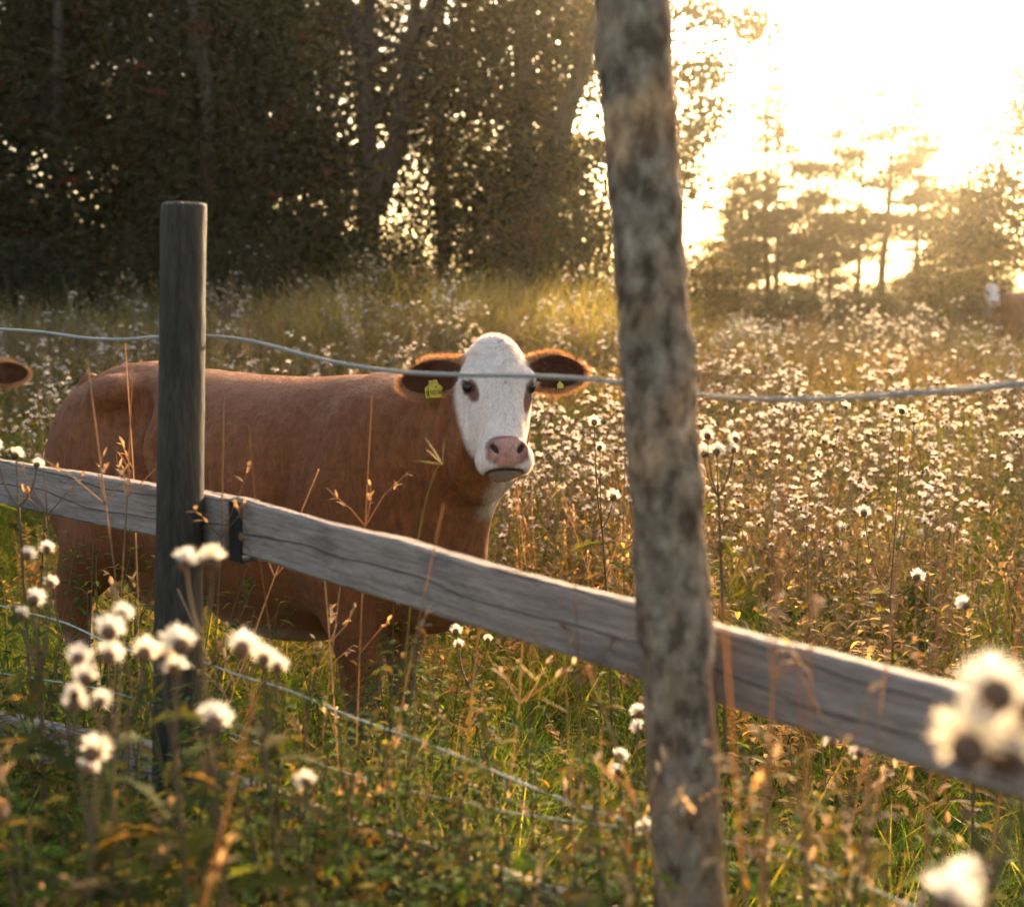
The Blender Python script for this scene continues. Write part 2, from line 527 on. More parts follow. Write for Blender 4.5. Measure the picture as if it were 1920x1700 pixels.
def fract_noise(P, scale, seed=0):
    r = np.random.default_rng(seed)
    out = np.zeros(len(P))
    for o in range(5):
        k = r.normal(size=(3, 3)); k = k / np.linalg.norm(k, axis=1, keepdims=True) * scale * 1.8 ** o
        ph = r.uniform(0, 6.28, 3)
        out += np.sin(P @ k[0] + ph[0] + 1.5 * np.sin(P @ k[1] + ph[1])) * 0.6 ** o * np.cos(P @ k[2] + ph[2])
    return out

BROWN = np.array((0.232, 0.080, 0.026)); CREAM = np.array((0.88, 0.87, 0.85))
def cow_colours(V):
    x, y, z = V.T
    h, u, v, w = head_sdf(x, y, z)
    e = ear_sdf(x, y, z)
    nz = fract_noise(V, 14, 3) * 0.5
    C = np.tile(BROWN, (len(V), 1)) * (1 + 0.10 * fract_noise(V, 5, 1)[:, None] * 0.5)
    def paint(mask, col):
        m = np.clip(mask, 0, 1)[:, None]
        C[:] = C * (1 - m) + np.asarray(col) * m
    # belly, udder and lower legs
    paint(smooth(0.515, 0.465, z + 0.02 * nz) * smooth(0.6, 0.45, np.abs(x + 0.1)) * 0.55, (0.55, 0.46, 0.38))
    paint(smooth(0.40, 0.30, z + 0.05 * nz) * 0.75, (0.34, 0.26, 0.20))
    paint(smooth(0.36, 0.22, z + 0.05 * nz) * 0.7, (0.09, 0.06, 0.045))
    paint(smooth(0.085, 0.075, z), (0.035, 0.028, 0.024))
    # white face
    face = smooth(0.03, 0.012, h) * smooth(-0.200, -0.170, v + 0.012 * nz + 0.10 * smooth(0.30, 0.40, u) + 0.22 * smooth(0.05, -0.02, u))
    paint(face, CREAM)
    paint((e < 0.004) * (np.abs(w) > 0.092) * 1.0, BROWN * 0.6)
    earin = (e < 0.004) & (np.abs(w) > 0.105)
    # hair whorls on the forehead: fine darker partings that curl out of two centres
    for wu, ww_, rad_ in ((0.048, 0.004, 0.075), (0.205, 0.008, 0.050)):
        du_, dw_ = u - wu, w - ww_
        rr_ = np.sqrt(du_ ** 2 + dw_ ** 2) + 1e-4
        an_ = np.arctan2(dw_, du_) + rr_ * 9 + 0.25 * np.sin(rr_ * 160)
        st_ = np.clip(np.sin(an_ * 11 + 1.5 * nz) * 1.4 - 0.5, 0, 1) * smooth(rad_, rad_ * 0.3, rr_)
        paint(st_ * (h < 0.02) * (v > -0.14) * 0.40, (0.36, 0.33, 0.31))
        paint(smooth(0.009, 0.003, rr_) * (h < 0.02) * (v > -0.1) * 0.6, (0.22, 0.18, 0.16))
    wv_ = np.sin(u * 95 + 3.0 * np.sin(w * 45) + 2 * nz)
    paint(np.clip(wv_ * 1.5 - 0.9, 0, 1) * smooth(0.19, 0.12, u) * face * 0.35, (0.42, 0.39, 0.37))
    # throat patch
    tp = to_local(spot(925, 893, 4.02))
    paint(smooth(0.125, 0.075, np.linalg.norm((V - tp) * np.array([1, 1, 0.8]), axis=1) + 0.015 * nz) * 0.85, (0.62, 0.55, 0.47))
    # brown round the eyes
    for s, du, dw, ru, rw in ((-1, 0.216, 0.097, 0.032, 0.014), (1, 0.232, 0.101, 0.052, 0.015)):
        q = np.sqrt(((u - du) / ru) ** 2 + ((w * s - dw - 0.25 * (0.2 - u)) / rw) ** 2)
        paint(smooth(1.25, 0.85, q + 0.2 * nz) * (h < 0.02) * (w * s > 0.05) * 0.85, (0.30, 0.10, 0.03))
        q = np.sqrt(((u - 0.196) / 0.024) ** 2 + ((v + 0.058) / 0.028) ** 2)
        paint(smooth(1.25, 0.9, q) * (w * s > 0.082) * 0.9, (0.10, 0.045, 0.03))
    # nose pad, lips
    aw = np.abs(w)
    padw = 0.066 + 0.10 * (u - 0.42)
    pad = smooth(1.12, 0.92, (np.abs((u - 0.438) / 0.047) ** 3 + np.abs(w / padw) ** 3) ** (1 / 3) + 0.06 * nz) * (v > -0.075)
    paint(pad, (0.52, 0.27, 0.20))
    paint(pad * smooth(0.25, 0.8, fract_noise(V, 60, 9)) * 0.45, (0.24, 0.11, 0.09))
    paint(smooth(0.006, 0.002, np.abs(lipline(u, v, w))) * (v > -0.125) * (aw < 0.08) * (h < 0.02), (0.17, 0.09, 0.07))
    paint(smooth(0.001, 0.006, lipline(u, v, w)) * (h < 0.02) * (v > -0.14) * 0.7, (0.38, 0.27, 0.20))
    uu = (u - 0.434) * NC - (aw - 0.043) * NS
    ww = (u - 0.434) * NS + (aw - 0.043) * NC
    nost = np.sqrt((uu / 0.021) ** 2 + (ww / 0.0105) ** 2)
    paint(smooth(1.15, 0.7, nost) * (v < 0.01) * (v > -0.06) * 0.9, (0.07, 0.03, 0.025))
    # dark tail tip and dirt
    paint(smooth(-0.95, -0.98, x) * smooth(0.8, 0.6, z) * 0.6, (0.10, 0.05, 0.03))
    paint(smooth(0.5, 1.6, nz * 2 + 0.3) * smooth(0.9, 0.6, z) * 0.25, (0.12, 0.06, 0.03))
    return C, u, v, w, h, e

def cow_material():
    m = bpy.data.materials.new('cow_hide'); t = NT(m)
    co = t.coord('Object')
    fine = t.noise(420, 3, 0.6, co); mid = t.noise(26, 5, 0.6, co)
    lines = t.noise(70, 5, 0.65, t.coord('Object', (1.0, 1.0, 0.20)), 0.8)
    c = t.mixc(1.0, t.attr(), t.ramp(fine, [(0.3, (0.82,) * 3), (0.7, (1.16,) * 3)]), 'MULTIPLY')
    c = t.mixc(1.0, c, t.ramp(mid, [(0.3, (0.80, 0.78, 0.76)), (0.7, (1.18, 1.18, 1.18))]), 'MULTIPLY')
    c = t.mixc(1.0, c, t.ramp(lines, [(0.32, (0.72, 0.70, 0.68)), (0.68, (1.25, 1.25, 1.25))]), 'MULTIPLY')
    big = t.noise(7, 4, 0.55, co)
    h = t.n('ShaderNodeMath', {0: fine, 1: lines}, operation='ADD').outputs[0]
    p = t.n('ShaderNodeBsdfPrincipled', {'Base Color': c, 'Roughness': 0.62, 'Specular IOR Level': 0.25,
            'Sheen Weight': 0.06, 'Sheen Roughness': 0.4, 'Normal': t.n('ShaderNodeBump', {'Height': h, 'Strength': 0.6, 'Distance': 0.006, 'Normal': t.bump(big, 0.5, 0.05)}).outputs[0]})
    t.link(p.outputs[0], t.out.inputs[0])
    return m
M['hide'] = cow_material()
M['fur'] = leaf_mat('cow_fur', 0.42, 0.45, spec=0.35, var=0.0, warm=(1.25, 1.0, 0.8))

def gloss_mat(name, col, rough, coat=0.0):
    m = bpy.data.materials.new(name); t = NT(m)
    nz = t.noise(80, 3, 0.5, t.coord('Object'))
    c = t.mixc(1.0, col, t.ramp(nz, [(0.3, (0.85,) * 3), (0.7, (1.1,) * 3)]), 'MULTIPLY')
    p = t.n('ShaderNodeBsdfPrincipled', {'Base Color': c, 'Roughness': rough, 'Coat Weight': coat})
    t.link(p.outputs[0], t.out.inputs[0]); return m
M['eye'] = gloss_mat('cow_eye', (0.010, 0.006, 0.004), 0.22, 0.0)
M['tag'] = gloss_mat('yellow_plastic', (0.62, 0.44, 0.03), 0.45)
M['ink'] = gloss_mat('tag_print', (0.05, 0.035, 0.01), 0.6)

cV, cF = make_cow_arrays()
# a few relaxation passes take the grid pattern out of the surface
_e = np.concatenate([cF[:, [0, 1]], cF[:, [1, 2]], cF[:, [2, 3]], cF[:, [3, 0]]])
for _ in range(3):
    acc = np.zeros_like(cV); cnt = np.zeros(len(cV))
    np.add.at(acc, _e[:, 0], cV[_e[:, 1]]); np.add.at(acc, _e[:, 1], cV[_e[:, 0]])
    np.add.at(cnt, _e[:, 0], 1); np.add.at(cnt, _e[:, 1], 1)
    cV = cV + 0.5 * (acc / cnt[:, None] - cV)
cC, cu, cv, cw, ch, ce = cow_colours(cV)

# fur: short tapering hairs lying along the coat, longer on ears, poll and tail
def make_fur(V, F, C, n_body, n_head):
    r = np.random.default_rng(11)
    T = np.concatenate([F[:, [0, 1, 2]], F[:, [0, 2, 3]]])
    a, b, c = V[T[:, 0]], V[T[:, 1]], V[T[:, 2]]
    N = np.cross(b - a, c - a); A = np.linalg.norm(N, axis=1) / 2; N = N / (2 * A[:, None] + 1e-12)
    cen = (a + b + c) / 3
    head = (ch[T[:, 0]] < 0.02) | (ce[T[:, 0]] < 0.01)
    body = ~head & (cen[:, 2] > 0.25)
    skip = (cu[T[:, 0]] > 0.398) & (cu[T[:, 0]] < 0.483) & (np.abs(cw[T[:, 0]]) < 0.058) & (ch[T[:, 0]] < 0.02)
    skip |= np.linalg.norm(np.stack([cu[T[:, 0]] - 0.196, cv[T[:, 0]] + 0.06, np.abs(cw[T[:, 0]]) - 0.11], 1), axis=1) < 0.028
    out = MB()
    for mask, n in ((body, n_body), (head & ~skip, n_head)):
        p = A * mask; p = p / p.sum()
        i = r.choice(len(T), n, p=p)
        s, t = r.random(n), r.random(n); fl = s + t > 1; s[fl], t[fl] = 1 - s[fl], 1 - t[fl]
        P = a[i] + s[:, None] * (b - a)[i] + t[:, None] * (c - a)[i]
        nn = N[i]
        tri0 = T[i, 0]
        ear = (ce[tri0] < 0.006) & (np.abs(cw[tri0]) > 0.10) & (ch[tri0] > 0.006)
        hd = (ch[tri0] < 0.02) | ear
        L = np.where(hd, 0.010, 0.0065) * r.uniform(0.6, 1.4, n)
        poll = hd & (cu[tri0] < 0.09) & ~ear
        L = np.where(poll, 0.018 * r.uniform(0.6, 1.3, n), L)
        # ear rim: hairs stand out from the edge
        el = np.zeros(n); erim = np.zeros((n, 3))
        for root, ax, up, fr in EARS:
            q = P - root; aa, bb = q @ ax, q @ up
            inside = ear & (aa > 0.0) & (aa < 0.25)
            rad = np.sqrt(((aa - 0.100) / 0.106) ** 2 + ((bb + 0.006) / 0.058) ** 2)
            out_dir = unit((aa - 0.100)[:, None] * ax * 0.35 + (bb + 0.006)[:, None] * up)
            el = np.where(inside & (rad > 0.84), 1, el)
            erim = np.where((inside & (rad > 0.84))[:, None], out_dir, erim)
        L = np.where(el > 0, r.uniform(0.010, 0.027, n), np.where(ear, 0.012, L))
        flow = np.tile(np.array([-0.55, 0, -0.8]), (n, 1))
        whorl = np.stack([np.zeros(n), cu[tri0] - 0.055, cw[tri0]], 1)
        fl_h = HU[None] * whorl[:, 1:2] + HW[None] * whorl[:, 2:3]
        fl_h = unit(fl_h) * 0.8 + np.cross(unit(fl_h), HV) * 0.25
        flow = np.where(hd[:, None], fl_h, flow)
        flow = flow - nn * np.sum(flow * nn, 1, keepdims=True)
        d = unit(unit(flow) * 1.0 + nn * np.where(hd, 0.34, 0.22)[:, None] + r.normal(0, 0.16, (n, 3)))
        d = np.where((el > 0)[:, None], unit(erim + nn * 0.3 + r.normal(0, 0.22, (n, 3))), d)
        side = unit(np.cross(d, nn + r.normal(0, 0.5, (n, 3))))
        wid = (np.where(hd, 0.0005, 0.00055) * r.uniform(0.7, 1.3, n))[:, None]
        tip = P + d * L[:, None]
        Vv = np.stack([P - side * wid, P + side * wid, tip], 1).reshape(-1, 3)
        col = C[tri0] * r.uniform(0.8, 1.35, (n, 1))
        col = np.where((el > 0)[:, None], np.array([0.52, 0.31, 0.14]) * r.uniform(0.8, 1.2, (n, 1)), col)
        out.add(Vv, np.arange(3 * n).reshape(-1, 3), np.repeat(col, 3, axis=0))
    return out

fur_mb = make_fur(cV, cF, cC, 190000, 80000)
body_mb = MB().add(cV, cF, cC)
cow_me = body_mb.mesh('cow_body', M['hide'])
fur_me = fur_mb.mesh('cow_fur', M['fur'], False)

def ball_mesh(name, r, mat, col=(1, 1, 1), seg=16, rings=10, stretch=(1, 1, 1)):
    mb = MB()
    th = np.linspace(0, math.pi, rings + 1); ph = np.linspace(0, 2 * math.pi, seg, endpoint=False)
    V = np.array([[math.sin(t) * math.cos(p), math.sin(t) * math.sin(p), math.cos(t)] for t in th for p in ph]) * r * np.array(stretch)
    F = [[i * seg + j, (i + 1) * seg + j, (i + 1) * seg + (j + 1) % seg, i * seg + (j + 1) % seg] for i in range(rings) for j in range(seg)]
    mb.add(V, F, col)
    return mb.mesh(name, mat)
eye_me = ball_mesh('eye', 0.0190, M['eye'])

def lash_mesh():
    r = np.random.default_rng(5); mb = MB()
    for s in (-1, 1):
        for k in range(30):
            f = r.uniform(-1, 1)
            p = head_pt(0.182 + 0.006 * f * f, -0.056 + 0.020 * f, s * 0.120)
            d = unit(HV * (0.5 + 0.5 * f) + HW * s * 1.1 + HU * r.uniform(0.05, 0.5)) * r.uniform(0.016, 0.026)
            q = np.cross(d, HU); q = unit(q) * 0.0006
            mb.add([p - q, p + q, p + d], [[0, 1, 2]], (0.8, 0.77, 0.72))
    return mb.mesh('eyelashes', M['fur'], False)
lash_me = lash_mesh()

def tag_meshes():
    """two flat yellow plastic tags with a neck, worn one behind the other"""
    w, h, t = 0.024, 0.021, 0.0016
    prof = np.array([(-w, -h), (w, -h), (w, h * 0.45), (w * 0.62, h * 0.85), (0.008, h * 1.05), (0.007, h * 1.6), (-0.007, h * 1.6), (-0.008, h * 1.05), (-w * 0.62, h * 0.85), (-w, h * 0.45)])
    n = len(prof)
    V = np.concatenate([np.c_[prof, np.full(n, t)], np.c_[prof, np.full(n, -t)]])
    mb = MB()
    mb.add(V, [list(range(n))]); mb.add(V, [list(range(2 * n - 1, n - 1, -1))])
    mb.add(V, [[i, n + i, n + (i + 1) % n, (i + 1) % n] for i in range(n)])
    me = mb.mesh('ear_tag', M['tag'], False)
    return me
tag_me = tag_meshes()
def text_mesh(txt, size, name):
    cu_ = bpy.data.curves.new(name, 'FONT'); cu_.body = txt; cu_.size = size
    cu_.align_x = 'CENTER'; cu_.align_y = 'CENTER'; cu_.extrude = 0.0004
    o = bpy.data.objects.new(name, cu_); COL.objects.link(o)
    bpy.context.view_layer.update()
    me = bpy.data.meshes.new_from_object(o.evaluated_get(bpy.context.evaluated_depsgraph_get()))
    me.materials.clear(); me.materials.append(M['ink'])
    bpy.data.objects.remove(o); return me
dig_me = text_mesh('02180', 0.0175, 'number'); dig2_me = text_mesh('IE', 0.008, 'number')

def mat_from(o_, x_, y_, z_):
    m = Matrix.Identity(4)
    for k in range(3):
        m[k][0], m[k][1], m[k][2], m[k][3] = x_[k], y_[k], z_[k], o_[k]
    return m

def add_cow(label, loc, yaw, mirror=False, scale=1.0, tags=(), group=None):
    root = empty('cow', loc, yaw)
    root.scale = (scale, -scale if mirror else scale, scale)
    tag(root, label, 'cow', group)
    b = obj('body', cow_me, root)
    f = obj('fur', fur_me, root); f['kind'] = 'stuff'
    for s in (-1, 1):
        obj('eye', eye_me, root, loc=head_pt(0.196, -0.0560, s * 0.1035))
    el = obj('eyelashes', lash_me, root); el['kind'] = 'stuff'
    for s, k in tags:
        ro, ax, up, fr = EARS[0 if s < 0 else 1]
        for j in range(k):
            c = ro + ax * (0.108 - 0.012 * j) - up * 0.052 + fr * (0.012 + 0.006 * j)
            yv = unit(up * 0.97 + ax * (-0.12 + 0.10 * j) * 0); xv = unit(HW * 1.0 - HV * 0.35 * (1 if s < 0 else -1)); zv = unit(np.cross(xv, yv)); xv = np.cross(yv, zv)
            if np.dot(zv, HV) < 0: zv, xv = -zv, -xv
            t_ = obj('ear_tag', tag_me, root); t_.matrix_local = mat_from(c, xv, yv, zv) @ Matrix.Scale(1.0 if s < 0 else 0.4, 4)
            if s < 0:
                n_ = obj('number', dig_me, t_, loc=(0, -0.006, 0.0022)); n2 = obj('number', dig2_me, t_, loc=(0, 0.011, 0.0022))
    return root

main_cow = add_cow('brown cow with a white face and yellow ear tags looking over the fence', COW_POS, COW_YAW, tags=((-1, 2), (1, 1)))
# ================================================================== ground
def ground_material():
    m = bpy.data.materials.new('meadow_soil'); t = NT(m)
    co = t.coord('Object')
    big = t.noise(0.35, 4, 0.6, co); fine = t.noise(22, 6, 0.7, co)
    c = t.ramp(fine, [(0.25, (0.030, 0.022, 0.012)), (0.5, (0.075, 0.060, 0.024)), (0.75, (0.13, 0.10, 0.045))])
    g = t.ramp(fine, [(0.25, (0.018, 0.024, 0.008)), (0.75, (0.075, 0.085, 0.024))])
    c = t.mixc(t.ramp(big, [(0.4, (0, 0, 0)), (0.6, (1, 1, 1))]), c, g)
    p = t.n('ShaderNodeBsdfPrincipled', {'Base Color': c, 'Roughness': 0.95, 'Specular IOR Level': 0.1, 'Normal': t.bump(fine, 0.8, 0.03)})
    t.link(p.outputs[0], t.out.inputs[0]); return m
gx = np.concatenate([-np.geomspace(400, 12, 24), np.linspace(-11.5, 11.5, 60), np.geomspace(12, 400, 24)])
gy = np.concatenate([np.linspace(-40, -1, 14), np.linspace(-0.5, 30, 90), np.geomspace(31, 400, 40)])
GX, GY = np.meshgrid(gx, gy, indexing='ij')
GV = np.stack([GX, GY, ground_z(GX, GY)], -1).reshape(-1, 3)
ny_ = len(gy)
GI = (np.arange(len(gx) - 1)[:, None] * ny_ + np.arange(ny_ - 1)[None]).ravel()
ground = MB().add(GV, np.stack([GI, GI + ny_, GI + ny_ + 1, GI + 1], 1)).build('ground', ground_material())
tag(ground, 'uneven meadow ground under the grass and thistles', None, kind='structure')

# ================================================================== fence
def fdepth(px): return 1.0 / (0.283 + 1.73e-4 * px)      # the fence runs towards the camera on the right

def wood_material():
    m = bpy.data.materials.new('weathered_wood'); t = NT(m)
    co = t.coord('Object', (1.2, 14, 14))
    g = t.noise(7, 8, 0.7, co, 0.4)
    g2 = t.noise(30, 4, 0.6, t.coord('Object', (1.5, 20, 20)))
    st = t.noise(5, 5, 0.65, t.coord('Object', (1, 2.2, 2.2)))
    c = t.ramp(g, [(0.28, (0.155, 0.116, 0.09)), (0.48, (0.32, 0.25, 0.205)), (0.72, (0.47, 0.385, 0.325))])
    c = t.mixc(1.0, c, t.ramp(g2, [(0.3, (0.72, 0.70, 0.70)), (0.6, (1.08, 1.08, 1.08))]), 'MULTIPLY')
    c = t.mixc(t.ramp(st, [(0.56, (0, 0, 0)), (0.76, (0.85, 0.85, 0.85))]), c, (0.085, 0.075, 0.075))
    wv = t.n('ShaderNodeTexWave', {'Vector': t.coord('Object', (0.25, 1, 1)), 'Scale': 5.0, 'Distortion': 7.0, 'Detail': 3.0, 'Detail Scale': 0.8}, wave_type='BANDS', bands_direction='Z').outputs['Fac']
    crack = t.ramp(wv, [(0.0, (0.8, 0.8, 0.8)), (0.010, (0, 0, 0))])
    c = t.mixc(crack, c, (0.025, 0.022, 0.022))
    hgt = t.n('ShaderNodeMath', {0: g, 1: crack}, operation='SUBTRACT').outputs[0]
    p = t.n('ShaderNodeBsdfPrincipled', {'Base Color': c, 'Roughness': 0.8, 'Specular IOR Level': 0.2, 'Normal': t.bump(hgt, 0.55, 0.006)})
    t.link(p.outputs[0], t.out.inputs[0]); return m
M['wood'] = wood_material()

def bark_material():
    m = bpy.data.materials.new('lichen_bark'); t = NT(m)
    co = t.coord('Object', (1, 1, 0.55))
    n1 = t.noise(26, 8, 0.72, co, 0.5); n2 = t.noise(9, 6, 0.65, co); n3 = t.noise(70, 4, 0.7, co)
    vo = t.n('ShaderNodeTexVoronoi', {'Vector': co, 'Scale': 38.0}).outputs['Distance']
    c = t.ramp(n1, [(0.27, (0.065, 0.045, 0.030)), (0.40, (0.21, 0.155, 0.112)), (0.56, (0.31, 0.24, 0.18)), (0.76, (0.47, 0.385, 0.30))])
    c = t.mixc(t.ramp(n2, [(0.50, (0, 0, 0)), (0.66, (0.75, 0.75, 0.75))]), c, t.ramp(n3, [(0.3, (0.15, 0.135, 0.11)), (0.7, (0.46, 0.42, 0.36))]))
    # paler tan bands (colour painted on the mesh), moss near the foot
    n4 = t.noise(34, 4, 0.6, t.coord('Object', (1, 1, 0.7)))
    c = t.mixc(1.0, c, t.ramp(n4, [(0.38, (0.50, 0.43, 0.36)), (0.48, (0.98, 0.88, 0.76)), (0.56, (1.15, 1.04, 0.90)), (0.63, (1.5, 1.38, 1.2))]), 'MULTIPLY')
    c = t.mixc(1.0, c, t.attr(), 'MULTIPLY')
    h = t.n('ShaderNodeMath', {0: n1, 1: vo}, operation='ADD').outputs[0]
    p = t.n('ShaderNodeBsdfPrincipled', {'Base Color': c, 'Roughness': 0.92, 'Specular IOR Level': 0.12, 'Normal': t.bump(h, 0.9, 0.012)})
    t.link(p.outputs[0], t.out.inputs[0]); return m
M['bark'] = bark_material()

def post_material():
    m = bpy.data.materials.new('tarred_post_wood'); t = NT(m)
    g = t.noise(10, 8, 0.7, t.coord('Object', (12, 12, 0.7)), 0.3)
    b = t.noise(4, 5, 0.6, t.coord('Object'))
    c = t.ramp(g, [(0.3, (0.022, 0.018, 0.014)), (0.55, (0.058, 0.048, 0.037)), (0.8, (0.115, 0.095, 0.072))])
    c = t.mixc(1.0, c, t.ramp(b, [(0.3, (0.72, 0.76, 0.72)), (0.7, (1.15, 1.12, 1.05))]), 'MULTIPLY')
    c = t.mixc(1.0, c, t.attr(), 'MULTIPLY')
    p = t.n('ShaderNodeBsdfPrincipled', {'Base Color': c, 'Roughness': 0.75, 'Specular IOR Level': 0.25, 'Normal': t.bump(g, 0.5, 0.006)})
    t.link(p.outputs[0], t.out.inputs[0]); return m
M['post'] = post_material()
M['black'] = gloss_mat('black_band', (0.012, 0.011, 0.010), 0.6)

fence = empty('wooden_fence', (*spot(345, 900, 2.95).xy, 0))
tag(fence, 'weathered grey rail fence on a dark round post and a bark-covered post', 'fence')
bpy.context.view_layer.update()
def in_fence(o):
    o.parent = fence; o.matrix_parent_inverse = fence.matrix_world.inverted()

def rail(a, b, h, th, seed, ends=(0.0, 0.0)):
    """a plank from a to b: many cross-sections, rounded arrises, wavering edges, chewed ends"""
    r = np.random.default_rng(seed)
    a, b = Vector(a), Vector(b)
    L = (b - a).length
    n = int(L / 0.02) + 2
    xs = np.linspace(0, L, n)
    def wob(scale, amp):
        k = r.normal(0, 1, (6,)); ph = r.uniform(0, 6.28, 6)
        return amp * sum(k[i] * np.sin(xs * scale * (1.7 ** i) + ph[i]) / (1.5 ** i) for i in range(6))
    topw, botw, dep, mid = wob(2.5, 0.0020), wob(2.2, 0.0020), wob(2.0, 0.0015), wob(0.9, 0.0025)
    e = 0.006
    prof = [(-1, -1, 0, e), (-1, 1, 0, -e), (-1, 1, e, 0), (1, 1, -e, 0), (1, 1, 0, -e), (1, -1, 0, e), (1, -1, -e, 0), (-1, -1, e, 0)]
    k = len(prof); V = np.zeros((n, k, 3))
    for j, (sy, sz, ey, ez) in enumerate(prof):
        V[:, j, 0] = xs + (r.normal(0, 0.0015, n) if False else 0)
        V[:, j, 1] = sy * (th / 2 + dep) + ey
        V[:, j, 2] = sz * h / 2 + ez + (topw if sz > 0 else botw) + mid + r.normal(0, 0.0006, n)
    V[0, :, 0] += r.normal(0, 0.004, k) + ends[0] * V[0, :, 2]; V[-1, :, 0] += r.normal(0, 0.004, k) + ends[1] * V[-1, :, 2]
    I = np.arange(n - 1)[:, None] * k; J = np.arange(k)[None]
    F = np.stack([I + J, I + k + J, I + k + (J + 1) % k, I + (J + 1) % k], -1).reshape(-1, 4)
    mb = MB(); V = V.reshape(-1, 3)
    mb.add(V, F); mb.add(V[:k], [list(range(k))]); mb.add(V[-k:], [list(range(k))[::-1]])
    o = mb.build('rail', M['wood'], None, smooth_shade=False)
    x = (b - a).normalized(); y = Vector((0, 0, 1)).cross(x).normalized(); z = x.cross(y)
    o.matrix_world = mat_from(a, x, y, z)
    in_fence(o)
    return o

R1A, R1B = spot(-240, 858, fdepth(-240)), spot(440, 981, fdepth(440))
r1 = rail(R1A, R1B, 0.122, 0.036, 1, (0, 0.10)); r1['label'] = 'grey rail with a long crack ending at the dark post'
R2A, R2B = spot(447, 984, fdepth(447)), spot(2050, 1438, fdepth(2050) + 0.012)
r2 = rail(R2A, R2B, 0.120, 0.034, 2, (0.08, 0)); r2['label'] = 'long grey rail running behind the bark-covered post'
R3A, R3B = spot(-220, 1320, fdepth(-220)), spot(330, 1440, fdepth(330))
rail(R3A, R3B, 0.11, 0.034, 3)
rail(spot(300, 1450, fdepth(300) + 0.04), spot(1330, 1830, fdepth(1330) + 0.02), 0.115, 0.034, 4)
# black band round the joint of the two rails
def joint_band():
    p = spot(460, 989, fdepth(450))
    x = (R2B - R2A).normalized(); y = Vector((0, 0, 1)).cross(x).normalized(); z = x.cross(y)
    mb = MB()
    w, h, d, t = 0.0215, 0.072, 0.027, 0.004
    outer = [(-d, -h), (d, -h), (d, h - 0.012), (-d, h - 0.012)]
    prof = []
    for (py, pz) in outer: prof.append((py, pz))
    inner = [(py * (1 - t / d), pz * (1 - t / h)) for py, pz in outer]
    V = []
    for sx in (-w, w):
        V += [(sx, py, pz) for py, pz in outer] + [(sx, py, pz) for py, pz in inner]
    F = []
    for i in range(4):
        j = (i + 1) % 4
        F += [[i, j, 8 + j, 8 + i], [4 + j, 4 + i, 12 + i, 12 + j], [i, 4 + i, 4 + j, j], [8 + j, 12 + j, 12 + i, 8 + i]]
    mb.add(V, F, (1, 1, 1))
    o = mb.build('joint_band', M['black'], None, smooth_shade=False)
    o.matrix_world = mat_from(p, x, y, z); in_fence(o)
    o['label'] = 'black band round the rail joint'
joint_band()

def post(axis, radii, seed, amp, mat, name, sides=72, step=0.012, groove=None, paint=None, bumps=(), cap=True):
    r = np.random.default_rng(seed)
    axis = np.asarray(axis, float)
    seg = np.r_[0, np.cumsum(np.linalg.norm(np.diff(axis, axis=0), axis=1))]
    n = int(seg[-1] / step)
    s = np.linspace(0, seg[-1], n)
    A = np.stack([np.interp(s, seg, axis[:, k]) for k in range(3)], 1)
    for _ in range(12): A[1:-1] = (A[:-2] + 2 * A[1:-1] + A[2:]) / 4
    rad = np.interp(s, seg, radii)
    th = np.linspace(0, 2 * math.pi, sides, endpoint=False)
    P = np.stack(np.broadcast_arrays(np.cos(th)[None] * 0.055, np.sin(th)[None] * 0.055, A[:, 2][:, None]), -1).reshape(-1, 3)
    nz = (fract_noise(P, 22, seed) * 0.6 + fract_noise(P * np.array([1, 1, 0.6]), 70, seed + 1) * 0.5 + fract_noise(P, 190, seed + 2) * 0.25).reshape(n, sides)
    rr = rad[:, None] + amp * nz
    if groove:
        g0, gw, gd = groove
        dth = np.angle(np.exp(1j * (th - g0)))
        line = np.exp(-((dth[None] + 0.12 * np.sin(s * 2.3)[:, None]) / gw) ** 2)
        rr -= gd * line
    for (z0, t0, bz, bt, h) in bumps:
        dth = np.angle(np.exp(1j * (th - t0)))
        rr += h * np.exp(-((A[:, 2][:, None] - z0) / bz) ** 2 - (dth[None] / bt) ** 2)
    V = np.stack([A[:, 0][:, None] + rr * np.cos(th), A[:, 1][:, None] + rr * np.sin(th), np.repeat(A[:, 2][:, None], sides, 1)], -1)
    col = np.ones((n, sides, 3))
    if paint is not None: col = paint(V, nz, th, s)
    mb = MB()
    I = np.arange(n - 1)[:, None] * sides; J = np.arange(sides)[None]
    mb.add(V.reshape(-1, 3), np.stack([I + J, I + (J + 1) % sides, I + sides + (J + 1) % sides, I + sides + J], -1).reshape(-1, 4), col.reshape(-1, 3))
    if cap:   # slightly domed sawn top with a rounded arris
        rings = [V[-1]]
        c = V[-1].mean(0)
        for f, dz in ((0.96, 0.004), (0.85, 0.006), (0.5, 0.007), (0.02, 0.007)):
            q = c + (V[-1] - c) * f; q[:, 2] = c[2] + dz + 0.0012 * r.normal(size=sides); rings.append(q)
        W = np.concatenate(rings); k = len(rings)
        I = np.arange(k - 1)[:, None] * sides
        mb.add(W, np.stack([I + J, I + (J + 1) % sides, I + sides + (J + 1) % sides, I + sides + J], -1).reshape(-1, 4), (1.5, 1.45, 1.4))
    o = mb.build(name, mat)
    in_fence(o)
    return o

_t, _b = spot(345, 386, 2.80), spot(334, 1200, 2.80)
_dir = (_t - _b).normalized()
_foot = _b - _dir * (_b.z + 0.35) / _dir.z
lp = post([_foot, _b, _t], [0.0525, 0.0515, 0.0485], 21, 0.0007, M['post'], 'post', groove=(R(262), 0.05, 0.006))
lp['label'] = 'dark round post with a vertical split'

